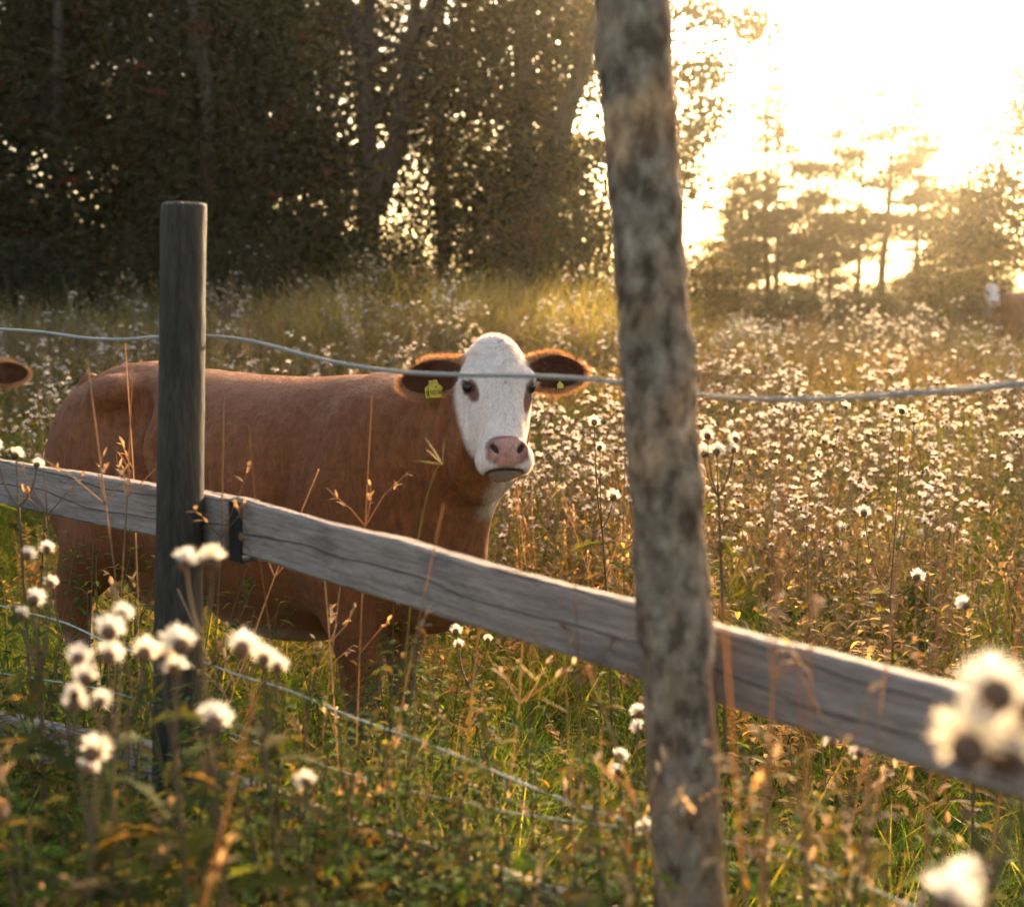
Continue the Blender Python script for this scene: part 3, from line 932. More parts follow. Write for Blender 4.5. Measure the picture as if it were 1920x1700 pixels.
def bark_paint(V, nz, th, s):
    z = V[..., 2]
    c = np.ones(V.shape)
    def band(z0, h, amt, col, wob):
        m = np.exp(-((z - z0 + wob * np.sin(th * 2)[None]) / h) ** 4) * amt * np.clip(0.75 + 0.4 * nz, 0, 1)
        return m[..., None], np.asarray(col)
    for z0, h, amt, col, wob in ((CAM_H + 0.235, 0.045, 0.8, (2.1, 1.65, 1.2), 0.02), (CAM_H - 0.205, 0.05, 0.55, (1.9, 1.55, 1.2), 0.03), (CAM_H - 0.02, 0.02, 0.4, (1.5, 1.3, 1.1), 0.03)):
        m, col = band(z0, h, amt, col, wob); c = c * (1 - m) + col * m
    moss = (smooth(0.95, 0.6, z) * np.clip(0.35 + 0.5 * nz, 0, 1))[..., None]
    return c * (1 - moss) + np.array((0.75, 0.80, 0.45)) * moss
_ax = [spot(1292, 1700, 1.88)]
_ax = [spot(px, py, 1.88) for px, py in ((1297, 1760), (1290, 1640), (1282, 1450), (1272, 1230), (1254, 1000), (1243, 850), (1228, 640), (1212, 420), (1198, 210), (1190, 60), (1186, -100), (1180, -330))]
_d0 = (_ax[0] - _ax[1]).normalized(); _ax = [_ax[0] + Vector((0.02, 0.0, -_ax[0].z - 0.35))] + _ax
rp = post(_ax, [0.056, 0.0520, 0.0515, 0.0525, 0.0545, 0.054, 0.0535, 0.0525, 0.0525, 0.0535, 0.0545, 0.0545, 0.053], 33, 0.0032, M['bark'], 'post', sides=110, step=0.007,
          paint=bark_paint, bumps=((CAM_H - 0.085, R(-10), 0.03, 0.5, 0.006), (CAM_H + 0.03, R(5), 0.02, 0.4, 0.005), (CAM_H + 0.34, R(185), 0.03, 0.5, 0.006), (CAM_H - 0.30, R(-20), 0.03, 0.6, 0.004), (CAM_H - 0.5, R(200), 0.04, 0.6, 0.004)))
rp['label'] = 'crooked post covered in grey lichen and bark'

# ================================================================== ropes
def rope_material():
    m = bpy.data.materials.new('faded_rope'); t = NT(m)
    nz = t.noise(160, 4, 0.6, t.coord('Object'))
    c = t.mixc(1.0, t.attr(), t.ramp(nz, [(0.3, (0.7, 0.7, 0.7)), (0.7, (1.15, 1.15, 1.15))]), 'MULTIPLY')
    p = t.n('ShaderNodeBsdfPrincipled', {'Base Color': c, 'Roughness': 0.7, 'Normal': t.bump(nz, 0.6, 0.002)})
    t.link(p.outputs[0], t.out.inputs[0]); return m
M['rope'] = rope_material()
def rope(name, pts, rad, col, label, strands=3):
    P = np.array([spot(px, py, fdepth(px) + dd) for px, py, dd in pts])
    s = np.r_[0, np.cumsum(np.linalg.norm(np.diff(P, axis=0), axis=1))]
    n = int(s[-1] / 0.006); t = np.linspace(0, s[-1], n)
    Q = np.stack([np.interp(t, s, P[:, k]) for k in range(3)], 1)
    for _ in range(220): Q[1:-1] = (Q[:-2] + 2 * Q[1:-1] + Q[2:]) / 4
    mb = MB()
    tw = t * 2 * math.pi / (rad * 9)
    T = unit(np.gradient(Q, axis=0)); U = unit(np.cross(T, [0, 0, 1.0])); W = np.cross(T, U)
    for k in range(strands):
        a = tw + k * 2 * math.pi / strands
        tube(mb, Q + rad * 0.5 * (np.cos(a)[:, None] * U + np.sin(a)[:, None] * W), rad * 0.62, 6, col)
    o = mb.build(name, M['rope'])
    return tag(o, label, 'rope')
rope('rope', [(-240, 612, .05), (0, 617, .05), (80, 622, .05), (170, 636, .05), (240, 637, .05), (300, 631, .05), (345, 628, .05), (400, 630, .05), (470, 637, .05), (540, 657, .05), (620, 679, .05), (740, 698, .05), (860, 703, .05), (1010, 704, .05), (1160, 714, .05), (1250, 732, .04), (1330, 746, .05), (1480, 751, .05), (1650, 743, .05), (1800, 731, .05), (1990, 712, .05)],
     0.0042, (0.34, 0.33, 0.30), 'grey fence rope strung above the rails past the cow')
rope('rope', [(-200, 1085, -.05), (60, 1150, -.05), (130, 1168, -.05), (200, 1205, -.05), (280, 1232, -.05), (345, 1222, -.07), (430, 1262, -.06), (540, 1290, -.06), (640, 1338, -.06), (760, 1378, -.06), (870, 1420, -.06), (1040, 1495, -.06), (1180, 1540, -.06)],
     0.0023, (0.44, 0.47, 0.40), 'pale slack rope hanging below the rail across the weeds')
rope('rope', [(-200, 1230, .02), (200, 1292, .02), (300, 1325, .02), (480, 1392, .02), (620, 1440, .02), (760, 1482, .02), (960, 1525, .02), (1240, 1560, .03), (1370, 1578, .02), (1500, 1612, .02), (1600, 1650, .02), (1700, 1695, .02), (1850, 1760, .02)],
     0.0021, (0.38, 0.42, 0.34), 'lowest pale rope passing behind the bark-covered post')
# ================================================================== plants
def blade(mb, base, d, length, width, bend, col, mat=0, segs=3, roll=0.0):
    d = unit(d); side = unit(np.cross(d, [0, 0, 1.0]) + 1e-4 * np.array([1, 0, 0]))
    nrm = np.cross(side, d)
    t = np.linspace(0, 1, segs + 1)
    horiz = unit(np.array([d[0], d[1], 0]) + 1e-5)
    cen = base + np.outer(t, d) * length + np.outer(t ** 2, horiz * bend * length * 0.8 - np.array([0, 0, 1]) * bend * length * 0.45)
    w = width * np.array([(1 - x) ** 0.7 for x in t]) * 0.5
    s2 = unit(side * math.cos(roll) + nrm * math.sin(roll))
    V = np.concatenate([cen[:-1] - s2 * w[:-1, None], cen[:-1] + s2 * w[:-1, None], cen[-1:]])
    k = segs
    F4 = [[i, k + i, k + i + 1, i + 1] for i in range(k - 1)]
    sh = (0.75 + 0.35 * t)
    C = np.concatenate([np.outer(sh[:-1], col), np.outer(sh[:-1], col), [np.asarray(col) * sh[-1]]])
    mb.add(V, F4, C, mat) if F4 else None
    mb.add(np.stack([V[k - 1], V[2 * k - 1], V[2 * k]]), [[0, 1, 2]], col, mat)

def lance_leaf(mb, base, d, length, width, col, mat=0, lobes=0, droop=0.4, rng=RNG):
    """pointed leaf with a keel; lobes give it a toothed thistle outline"""
    d = unit(d); side = unit(np.cross(d, [0, 0, 1.0]) + 1e-4); up = np.cross(side, d)
    n = 5 if not lobes else 8
    t = np.linspace(0, 1, n)
    cen = base + np.outer(t, d) * length - np.outer(t ** 2, [0, 0, 1]) * droop * length
    w = np.sin(math.pi * np.clip(t * 0.86 + 0.1, 0, 1)) * width * 0.5
    w[-1] = 0.0004
    if lobes: w = w * (1 + 0.55 * np.where(np.arange(n) % 2, 1, -1) * (t < 0.95))
    lift = up * 0.25
    Lf = cen - side * w[:, None] + lift * w[:, None]; Rt = cen + side * w[:, None] + lift * w[:, None]
    V = np.concatenate([cen, Lf, Rt])
    F = [[i, n + i, n + i + 1, i + 1] for i in range(n - 1)] + [[i + 1, 2 * n + i + 1, 2 * n + i, i] for i in range(n - 1)]
    c = np.asarray(col) * (0.85 + 0.3 * rng.random())
    mb.add(V, F, c, mat)

def fluff(mb, c, axis, rad, n, width, rng, mat=0, spread=1.9, col=(0.86, 0.84, 0.80)):
    """a ball of fine hairs around the seed head, open on the side of the stalk"""
    u, w, d = frame(axis)
    ct = 1 - rng.random(n) * (1 - math.cos(spread)); st = np.sqrt(1 - ct ** 2); ph = rng.random(n) * 2 * math.pi
    D = ct[:, None] * d + (st * np.cos(ph))[:, None] * u + (st * np.sin(ph))[:, None] * w
    L = rad * rng.uniform(0.72, 1.08, n)
    S = unit(np.cross(D, rng.normal(size=(n, 3)))) * width
    P0 = c + D * rad * 0.12; tip = c + D * L[:, None]; mid = c + D * (L * 0.72)[:, None]
    V = np.stack([P0 - S * 0.25, P0 + S * 0.25, mid + S, mid - S, tip], 1).reshape(-1, 3)
    b = np.arange(n)[:, None] * 5
    cc = np.asarray(col) * rng.uniform(0.92, 1.05, (n, 1))
    cc5 = np.repeat(cc, 5, axis=0)
    mb.add(V, (b + np.array([[0, 1, 2, 3]])).reshape(-1, 4), cc5, mat)
    mb.add(V, (b + np.array([[3, 2, 4]])).reshape(-1, 3), cc5, mat)

def calyx(mb, c, axis, r, rng, mat=0, seg=7, col=(0.16, 0.085, 0.045)):
    u, w, d = frame(axis)
    prof = [(0.15, -1.15), (0.75, -0.85), (1.0, -0.25), (0.85, 0.35), (0.5, 0.75)]
    th = np.linspace(0, 2 * math.pi, seg, endpoint=False)
    V = np.concatenate([c + r * (pr * (np.cos(th)[:, None] * u + np.sin(th)[:, None] * w) + pz * d) for pr, pz in prof])
    k = len(prof)
    F = [[i * seg + j, i * seg + (j + 1) % seg, (i + 1) * seg + (j + 1) % seg, (i + 1) * seg + j] for i in range(k - 1) for j in range(seg)]
    mb.add(V, F, np.asarray(col) * rng.uniform(0.7, 1.3), mat)
    mb.add(V[-seg:], [list(range(seg))], np.asarray(col) * 1.6, mat)

GREENS = [(0.100, 0.180, 0.022), (0.140, 0.195, 0.026), (0.065, 0.140, 0.022), (0.21, 0.205, 0.036)]
YELLOWS = [(0.42, 0.33, 0.06), (0.46, 0.29, 0.07), (0.36, 0.28, 0.06)]
BROWNS = [(0.40, 0.27, 0.155), (0.48, 0.35, 0.21), (0.28, 0.18, 0.10), (0.56, 0.43, 0.28)]

def proto(name, mb, mats):
    o = bpy.data.objects.new(name, mb.mesh(name, mats, False))
    return o

def grass_patch(seed, n, size, h, colours, w=0.007):
    """a square metre or so of grass: tufts of bent blades"""
    r = np.random.default_rng(seed); mb = MB()
    tufts = r.uniform(-0.5, 0.5, (max(4, n // 22), 2)) * size
    for _ in range(n):
        c = tufts[r.integers(len(tufts))] + r.normal(0, 0.05, 2) if r.random() < 0.7 else r.uniform(-0.5, 0.5, 2) * size
        lean = r.uniform(0.1, 0.75); ph = r.random() * 6.28
        d = np.array([math.cos(ph) * lean, math.sin(ph) * lean, 1.0])
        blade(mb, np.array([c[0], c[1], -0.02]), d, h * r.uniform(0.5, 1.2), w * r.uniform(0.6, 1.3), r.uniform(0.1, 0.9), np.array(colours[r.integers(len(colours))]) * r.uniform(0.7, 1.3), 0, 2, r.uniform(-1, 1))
    return proto('grass', mb, [M['grass']])

def one_stalk(mb, r, b, H):
    top = b + np.array([r.normal(0, 0.14) * H, r.normal(0, 0.14) * H, H])
    pts = bez(b, (b + top) / 2 + r.normal(0, 0.03, 3), top, 6)
    col = np.array(BROWNS[r.integers(4)])
    tube(mb, pts, np.linspace(0.0024, 0.0009, 6), 4, col, 0, False)
    for k in range(r.integers(3, 8)):
        t = r.uniform(0.5, 1.0); p = pts[int(t * 5)]
        d = unit(np.array([r.normal(0, 0.6), r.normal(0, 0.6), 0.8])); L = r.uniform(0.04, 0.13)
        e = p + d * L
        tube(mb, np.stack([p, (p + e) / 2 + r.normal(0, .006, 3), e]), [0.0012, 0.001, 0.0007], 3, col, 0, False)
        for m in range(r.integers(3, 7)):
            c = p + d * L * r.uniform(0.5, 1.05)
            lance_leaf(mb, c, d + r.normal(0, 0.5, 3), r.uniform(0.010, 0.022), r.uniform(0.004, 0.008), col * r.uniform(1.0, 1.6), 0, 0, 0.1, r)
    for k in range(r.integers(1, 4)):
        t = r.uniform(0.1, 0.6); p = pts[int(t * 5)]
        lance_leaf(mb, p, np.array([r.normal(), r.normal(), 0.3]), r.uniform(0.05, 0.12), r.uniform(0.008, 0.016), col * 1.1, 0, 0, 0.8, r)

def dry_stalks(seed, n, h, spread=0.12):
    """dead meadow stems: thin, branched, with frayed seed panicles"""
    r = np.random.default_rng(seed); mb = MB()
    for _ in range(n):
        q = r.uniform(-1, 1, 2) * spread
        one_stalk(mb, r, np.array([q[0], q[1], 0.0]), h * r.uniform(0.55, 1.1))
    return proto('stalk', mb, [M['dry']])

def herb_patch(seed, n_st, size, h, colours, leaf=0.035, nl=26):
    """leafy meadow weeds: stems set with small pointed leaves"""
    r = np.random.default_rng(seed); mb = MB()
    clumps = r.uniform(-0.5, 0.5, (max(3, n_st // 5), 2)) * size
    for _ in range(n_st):
        q = clumps[r.integers(len(clumps))] + r.normal(0, 0.07, 2)
        a = r.random() * 6.28
        b = np.array([q[0], q[1], 0.0]); H = h * r.uniform(0.5, 1.15)
        top = b + np.array([math.cos(a) * H * 0.28 + r.normal(0, .06), math.sin(a) * H * 0.28 + r.normal(0, .06), H])
        pts = bez(b, (b + top) / 2 + r.normal(0, 0.03, 3), top, 7)
        tube(mb, pts, np.linspace(0.0026, 0.0010, 7), 4, np.array((0.30, 0.22, 0.10)), 1, False)
        tone = np.array(colours[r.integers(len(colours))])
        for k in range(nl):
            t = r.uniform(0.12, 1.0); i = min(int(t * 6), 5); p = pts[i] + (pts[i + 1] - pts[i]) * (t * 6 - i)
            ph = k * 2.4 + r.normal(0, 0.4)
            d = np.array([math.cos(ph), math.sin(ph), r.uniform(-0.2, 0.7)])
            s = leaf * r.uniform(0.5, 1.3) * (1.15 - 0.45 * t)
            col = (tone * 0.6 + 0.4 * np.array(colours[r.integers(len(colours))])) * r.uniform(0.7, 1.3)
            lance_leaf(mb, p, d, s * 1.5, s * 0.75, col, 0, 0, r.uniform(0, 0.7), r)
    return proto('weed', mb, [M['leaf'], M['stem']])

def thistle_skeleton(r, h, nb):
    top = np.array([r.normal(0, 0.07) * h, r.normal(0, 0.07) * h, h])
    main = bez((0, 0, -0.02), top * 0.5 + np.append(r.normal(0, 0.04, 2), 0), top, 9)
    br, heads = [], []
    for k in range(nb):
        t = r.uniform(0.45, 0.97); i = min(int(t * 8), 7); p = main[i] + (main[i + 1] - main[i]) * (t * 8 - i)
        a = k * 2.4 + r.normal(0, 0.3); L = h * r.uniform(0.10, 0.26) * (1.4 - t)* 1.5
        e = p + np.array([math.cos(a) * L * 0.75, math.sin(a) * L * 0.75, L * r.uniform(0.8, 1.2)])
        c = bez(p, p + np.array([math.cos(a) * L * 0.6, math.sin(a) * L * 0.6, L * 0.2]), e, 5)
        br.append(c); heads.append((e, unit(e - c[-2] + r.normal(0, 0.02, 3))))
        for _ in range(r.integers(0, 3)):
            q = c[2 + r.integers(0, 2)]; e2 = q + np.array([r.normal(0, 0.03), r.normal(0, 0.03), r.uniform(0.02, 0.05)])
            br.append(np.stack([q, (q + e2) / 2, e2])); heads.append((e2, unit(e2 - q)))
    heads.append((main[-1], unit(main[-1] - main[-2])))
    return main, br, heads

THISTLE_LEAF = [(0.115, 0.125, 0.030), (0.17, 0.135, 0.04), (0.20, 0.13, 0.055), (0.09, 0.115, 0.03)]
def thistle_body(mb, r, main, br, h, nl=12, leafy=1.0):
    stemc = np.array((0.26, 0.18, 0.085)) * r.uniform(0.7, 1.2)
    tube(mb, main, np.linspace(0.0048, 0.002, len(main)) * (0.7 + 0.3 * h), 5, stemc, 1, False)
    for c in br: tube(mb, c, np.linspace(0.0019, 0.0011, len(c)), 4, stemc, 1, False)
    for k in range(int(nl * leafy)):
        t = r.uniform(0.08, 0.85); i = min(int(t * 8), 7); p = main[i] + (main[i + 1] - main[i]) * (t * 8 - i)
        a = k * 2.4 + r.normal(0, 0.3); L = 0.13 * r.uniform(0.5, 1.1) * (1.25 - t)
        lance_leaf(mb, p, np.array([math.cos(a), math.sin(a), r.uniform(-0.1, 0.6)]), L, L * 0.24, np.array(THISTLE_LEAF[r.integers(4)]) * r.uniform(0.7, 1.3), 0, 1, r.uniform(0.2, 1.0), r)

def thistle_proto(seed, h=1.0, nb=9, fibres=34, fw=0.0016, hr=0.0165, spots=((0, 0),)):
    r = np.random.default_rng(seed); mb = MB()
    for (ox, oy) in spots:
        o3 = np.array([ox, oy, 0.0]); hh = h * (r.uniform(0.72, 1.15) if len(spots) > 1 else 1.0)
        main, br, heads = thistle_skeleton(r, hh, nb)
        main, br = main + o3, [c + o3 for c in br]
        thistle_body(mb, r, main, br, hh)
        for p, d in heads:
            p = p + o3
            calyx(mb, p, d, 0.0066 * r.uniform(0.85, 1.2), r, 2, 6)
            if r.random() < 0.8:
                fluff(mb, p + d * 0.004, d, hr * r.uniform(0.65, 1.25), fibres, fw, r, 3, r.uniform(1.3, 2.1), np.array((0.84, 0.78, 0.71)) * r.uniform(0.75, 1.05))
    return proto('thistle', mb, [M['leaf'], M['stem'], M['calyx'], M['fluff']])

HID = bpy.data.collections.new('plant_sources')        # never linked: only read by the scatter nodes
def keep(*objs):
    c = bpy.data.collections.new('set_of_plants')
    for o in objs: c.objects.link(o)
    return c

def scatter(name, coll, P, rot, scl, label, cat, nkinds):
    """one object that grows a plant on each of its points"""
    n = len(P)
    me = bpy.data.meshes.new(name)
    me.vertices.add(n); me.vertices.foreach_set('co', np.asarray(P, np.float32).ravel())
    a = me.attributes.new('rot', 'FLOAT_VECTOR', 'POINT'); a.data.foreach_set('vector', np.asarray(rot, np.float32).ravel())
    a = me.attributes.new('scl', 'FLOAT', 'POINT'); a.data.foreach_set('value', np.asarray(scl, np.float32).ravel())
    a = me.attributes.new('kindno', 'INT', 'POINT'); a.data.foreach_set('value', RNG.integers(0, nkinds, n).astype(np.int32))
    o = bpy.data.objects.new(name, me); COL.objects.link(o)
    g = bpy.data.node_groups.new(name, 'GeometryNodeTree')
    g.interface.new_socket('Geometry', in_out='INPUT', socket_type='NodeSocketGeometry')
    g.interface.new_socket('Geometry', in_out='OUTPUT', socket_type='NodeSocketGeometry')
    N, Lk = g.nodes.new, g.links.new
    gi, go = N('NodeGroupInput'), N('NodeGroupOutput')
    ci = N('GeometryNodeCollectionInfo'); ci.inputs['Collection'].default_value = coll
    ci.inputs['Separate Children'].default_value = True; ci.inputs['Reset Children'].default_value = True
    ip = N('GeometryNodeInstanceOnPoints'); ip.inputs['Pick Instance'].default_value = True
    def named(nm, ty):
        q = N('GeometryNodeInputNamedAttribute'); q.data_type = ty; q.inputs['Name'].default_value = nm
        return q.outputs['Attribute']
    Lk(gi.outputs[0], ip.inputs['Points']); Lk(ci.outputs[0], ip.inputs['Instance'])
    Lk(named('kindno', 'INT'), ip.inputs['Instance Index'])
    Lk(named('rot', 'FLOAT_VECTOR'), ip.inputs['Rotation'])
    Lk(named('scl', 'FLOAT'), ip.inputs['Scale'])
    Lk(ip.outputs[0], go.inputs[0])
    md = o.modifiers.new('grow', 'NODES'); md.node_group = g
    tag(o, label, cat, kind='stuff')
    return o

def sprinkle(n, y0, y1, keepf, seed, power=1.0, margin=1.0, xr=None):
    """random ground points in the field of view, keepf gives the chance that a point stays"""
    r = np.random.default_rng(seed)
    y = y0 + (y1 - y0) * r.random(n) ** power
    half = 0.43 * y + margin
    x = r.uniform(-1, 1, n) * half
    k = r.random(n) < keepf(x, y)
    x, y = x[k], y[k]
    P = np.stack([x, y, ground_z(x, y)], 1)
    rot = np.stack([r.normal(0, 0.09, len(x)), r.normal(0, 0.09, len(x)), r.random(len(x)) * 6.28], 1)
    return P, rot, r

def fence_y(x):   # depth of the fence line at lateral x
    a, b = spot(0, 900, fdepth(0)), spot(1800, 1300, fdepth(1800))
    return a.y + (np.asarray(x) - a.x) * (b.y - a.y) / (b.x - a.x)

def patch(x, y, s, seed): return fract_noise(np.stack([x, y, 0 * x], 1), s, seed)
def on_cow(x, y, grow=0.0):
    dx, dy = x - COW_POS.x, y - COW_POS.y
    c, s = math.cos(-COW_YAW), math.sin(-COW_YAW)
    return (((dx * c - dy * s) / (1.05 + grow)) ** 2 + ((dx * s + dy * c) / (0.40 + grow)) ** 2) < 1

def tiles(cell, y0, y1, keepf, seed, margin=0.9, x0=None, x1=None):
    """patches laid side by side over the part of the field in view, each turned and shifted a little"""
    r = np.random.default_rng(seed)
    ys = np.arange(y0, y1, cell); out = []
    for yy in ys:
        half = 0.43 * yy + margin
        xs = np.arange(-half, half + cell * 0.5, cell) + r.uniform(-0.3, 0.3) * cell
        out += [(xx, yy) for xx in xs]
    q = np.array(out) + r.uniform(-0.22, 0.22, (len(out), 2)) * cell
    x, y = q[:, 0], q[:, 1]
    k = r.random(len(x)) < keepf(x, y)
    x, y = x[k], y[k]
    P = np.stack([x, y, ground_z(x, y)], 1)
    rot = np.stack([r.normal(0, 0.03, len(x)), r.normal(0, 0.03, len(x)), r.random(len(x)) * 6.28], 1)
    return P, rot, r

g_short = keep(*[grass_patch(100 + i, 2300, 0.95, 0.26, GREENS + YELLOWS[:1]) for i in range(4)])
g_tall = keep(*[grass_patch(120 + i, 620, 1.2, 0.46, GREENS + YELLOWS, 0.006) for i in range(4)])
g_dry = keep(*[grass_patch(140 + i, 620, 1.2, 0.52, YELLOWS + BROWNS, 0.006) for i in range(4)])
g_fringe = keep(*[grass_patch(150 + i, 650, 1.2, 0.85, YELLOWS[:1] + BROWNS * 2, 0.009) for i in range(3)])
s_dry = keep(*[dry_stalks(160 + i, 34, 0.85, 0.55) for i in range(4)])
h_gold = keep(*[herb_patch(180 + i, 62, 1.15, 0.54, YELLOWS + BROWNS * 2 + GREENS[:2], 0.031, 22) for i in range(4)])
h_green = keep(*[herb_patch(200 + i, 24, 0.9, 0.46, GREENS + GREENS + YELLOWS[:2], 0.040, 26) for i in range(3)])
T_MID = [thistle_proto(220 + i, 1.0, 6 + i, 42, 0.0017, 0.021) for i in range(5)]
_rt = np.random.default_rng(5)
t_far = keep(*[thistle_proto(240 + i, 0.95, 7, 18, 0.0034, 0.026, [tuple(_rt.normal(0, 0.36, 2)) for _ in range(4 + i)]) for i in range(5)])

# short green grass, thick behind the fence and round the cow
P, ro, r = tiles(0.72, 1.3, 12.5, lambda x, y: np.where(y < fence_y(x) - 0.4, 0.6, 1.0) * smooth(14, 8, y), 31)
scatter('meadow_grass', g_short, P, ro, r.uniform(0.85, 1.2, len(P)), 'short bright green grass round the cow and behind the fence', 'grass', 4)
P, ro, r = tiles(1.0, 3.2, 26, lambda x, y: np.clip(0.42 + 0.55 * patch(x, y, 0.7, 8), 0, 1) * np.where(on_cow(x, y, .2), 0.3, 1) * np.where((x < 0.5) & (y < 4.4), 0.9, 1), 32)
scatter('tall_grass', g_tall, P, ro, r.uniform(0.75, 1.1, len(P)), 'taller green and yellowing grass among the thistles', 'grass', 4)
P, ro, r = tiles(1.0, 4.4, 27, lambda x, y: np.clip(0.55 + 0.5 * patch(x, y, 0.5, 11), 0, 1) * np.where(on_cow(x, y, .2), 0, 1) * (0.75 + 0.25 * smooth(8, 14, y)), 33)
scatter('dry_grass', g_dry, P, ro, r.uniform(0.7, 1.15, len(P)), 'dry straw coloured grass across the meadow', 'grass', 4)
P, ro, r = tiles(1.05, 4.2, 26, lambda x, y: np.clip(0.60 + 0.5 * patch(x, y, 0.6, 13), 0, 1) * np.where(on_cow(x, y, .3), 0, 1) * np.where((x < 0.4) & (y < 4.6), 0.3, 1), 34)
scatter('dry_stalks', s_dry, P, ro, r.uniform(0.7, 1.15, len(P)), 'dead brown flower stalks standing in the meadow', 'stalks', 4)
P, ro, r = tiles(0.95, 4.0, 24, lambda x, y: np.clip(0.78 + 0.45 * patch(x, y, 0.6, 17), 0, 1) * np.where(on_cow(x, y, .3), 0, 1) * np.where((x < 0.6) & (y < 5.2), 0.12, 1), 35)
scatter('golden_weeds', h_gold, P, ro, r.uniform(0.75, 1.2, len(P)), 'golden brown leafy weeds filling the meadow', 'weeds', 4)
P, ro, r = tiles(0.95, 3.2, 15, lambda x, y: np.clip(0.38 + 0.6 * patch(x, y, 0.8, 19), 0, 1) * np.where(on_cow(x, y, .1), 0, 1), 36)
scatter('green_weeds', h_green, P, ro, r.uniform(0.6, 1.0, len(P)), 'green leafy weeds between the thistles', 'weeds', 3)
# tall dry fringe in front of the wood
P, ro, r = tiles(0.95, 14.2, 20.5, lambda x, y: smooth(2.6, 0.6, x) * 0.95, 37)
scatter('fringe_grass', g_fringe, P, ro, r.uniform(0.9, 1.35, len(P)), 'tall dry grass fringe below the dark trees', 'grass', 3)

# thistles: those that show largest stand singly, the far ones are one mass
def t_keep(x, y):
    k = np.clip(0.34 + 0.85 * patch(x, y, 0.55, 23), 0.02, 1)
    k = np.maximum(k, 0.60 * (x < 1.2) * (y > 6.0))
    return k * np.where(on_cow(x, y, .15), 0, 1) * np.where((x < 0.9) & (y < 5.6), 0.04, 1)
P, ro, r = sprinkle(900, 4.8, 9.6, t_keep, 38, 0.72)
o_ = np.argsort(P[:, 1]); P, ro = P[o_][:260], ro[o_][:260]
for i in range(len(P)):
    me = T_MID[int(r.integers(len(T_MID)))].data
    sc_ = float(r.uniform(0.66, 1.10))
    o = obj('thistle_plant', me, None, P[i], ro[i], sc_)
    tag(o, ('tall' if sc_ > 0.95 else 'low' if sc_ < 0.78 else 'middle sized') + ' dry thistle with fluffy white seed heads in the meadow beyond the fence', 'thistle', 'thistles in the meadow')
YF = float(P[-1, 1])
P, ro, r = tiles(1.15, YF + 0.3, 19.5, lambda x, y: np.maximum(np.clip(0.50 + 0.95 * patch(x, y, 0.42, 29), 0.03, 1), 0.85 * (np.abs(x + 0.5) < 2.6) * (y < 13.5)) * smooth(19, 14.5, y - 0.5 * np.minimum(x + 3, 0)), 39)
scatter('far_thistles', t_far, P, ro, r.uniform(0.8, 1.12, len(P)), 'mass of white seeded thistles in the far meadow', 'thistles', 5)
# ================================================================== thistles and weeds this side of the fence
def head_meshes():
    out = []
    for s in range(3):
        r = np.random.default_rng(300 + s)
        f = MB(); fluff(f, np.array([0, 0, 0.002]), (0, 0, 1), 0.0215, 230, 0.00065, r, 0, 1.55 + 0.16 * s)
        c = MB(); calyx(c, np.array([0, 0, -0.003]), (0, 0, 1), 0.0092, r, 0, 12)
        out.append((f.mesh('fluff', M['fluff'], False), c.mesh('seed_base', M['calyx'])))
    return out
HEADS = head_meshes()
LEAF_ME = []
for s in range(4):
    mb = MB(); lance_leaf(mb, np.zeros(3), (1, 0, 0.25), 0.10, 0.026, np.array(THISTLE_LEAF[s]), 0, 1, 0.5, RNG)
    LEAF_ME.append(mb.mesh('leaf', M['leaf'], False))

def near_thistle(heads, foot, label, seed, leaves=7, hscale=1.0):
    """a plant whose branches end in the given seed heads (position, tilt, size)"""
    r = np.random.default_rng(seed)
    gx_, gy_ = foot
    base = np.array([gx_, gy_, float(ground_z(gx_, gy_))])
    root = empty('thistle_plant', base)
    tag(root, label, 'thistle', 'thistles this side of the fence')
    H = np.array([np.array(h[0]) for h in heads]) - base
    hub = H.mean(0); hub[2] = H[:, 2].min() - 0.10
    mb = MB()
    main = bez((0, 0, -0.02), np.array([hub[0] * 0.35, hub[1] * 0.35, hub[2] * 0.6]), hub, 10)
    stemc = np.array((0.15, 0.10, 0.05))
    tube(mb, main, np.linspace(0.005, 0.003, 10), 6, stemc, 0, False)
    for h in H:
        c = bez(hub, hub + (h - hub) * np.array([0.75, 0.75, 0.25]), h, 7)
        tube(mb, c, np.linspace(0.0024, 0.0013, 7), 5, stemc, 0, False)
    mb.build('stem', M['stem'], root)
    for (p, tilt, size), h in zip(heads, H):
        e = obj('seed_head', HEADS[r.integers(3)][1], root, h, None, size * hscale)
        d = Vector(tilt).normalized()
        e.rotation_euler = d.to_track_quat('Z', 'Y').to_euler()
        obj('fluff', HEADS[r.integers(3)][0], e)
    for k in range(leaves):
        t = r.uniform(0.30, 1.0); j_ = min(int(t * 9), 8); p = main[j_] + (main[j_ + 1] - main[j_]) * (t * 9 - j_)
        obj('leaf', LEAF_ME[r.integers(4)], root, p, (r.normal(0, 0.3), r.normal(0, 0.3), k * 2.4), float(r.uniform(0.6, 1.3)))
    return root

def up_tilt(r, a=0.45): return (r.normal(0, a), r.normal(0.95, a), 0.75)
_r = np.random.default_rng(77)
def cluster(spots, d, label, seed, sx=0.0, size=1.0, leaves=7, dd=0.06):
    leaves = leaves * 2 + 6
    heads = []
    for (px, py, s) in spots:
        heads.append((spot(px, py, d + _r.uniform(-dd, dd)), up_tilt(_r), size * s))
    c = np.mean([np.array(h[0]) for h in heads], axis=0)
    near_thistle(heads, (c[0] + sx, c[1] + 0.03), label, seed, leaves)

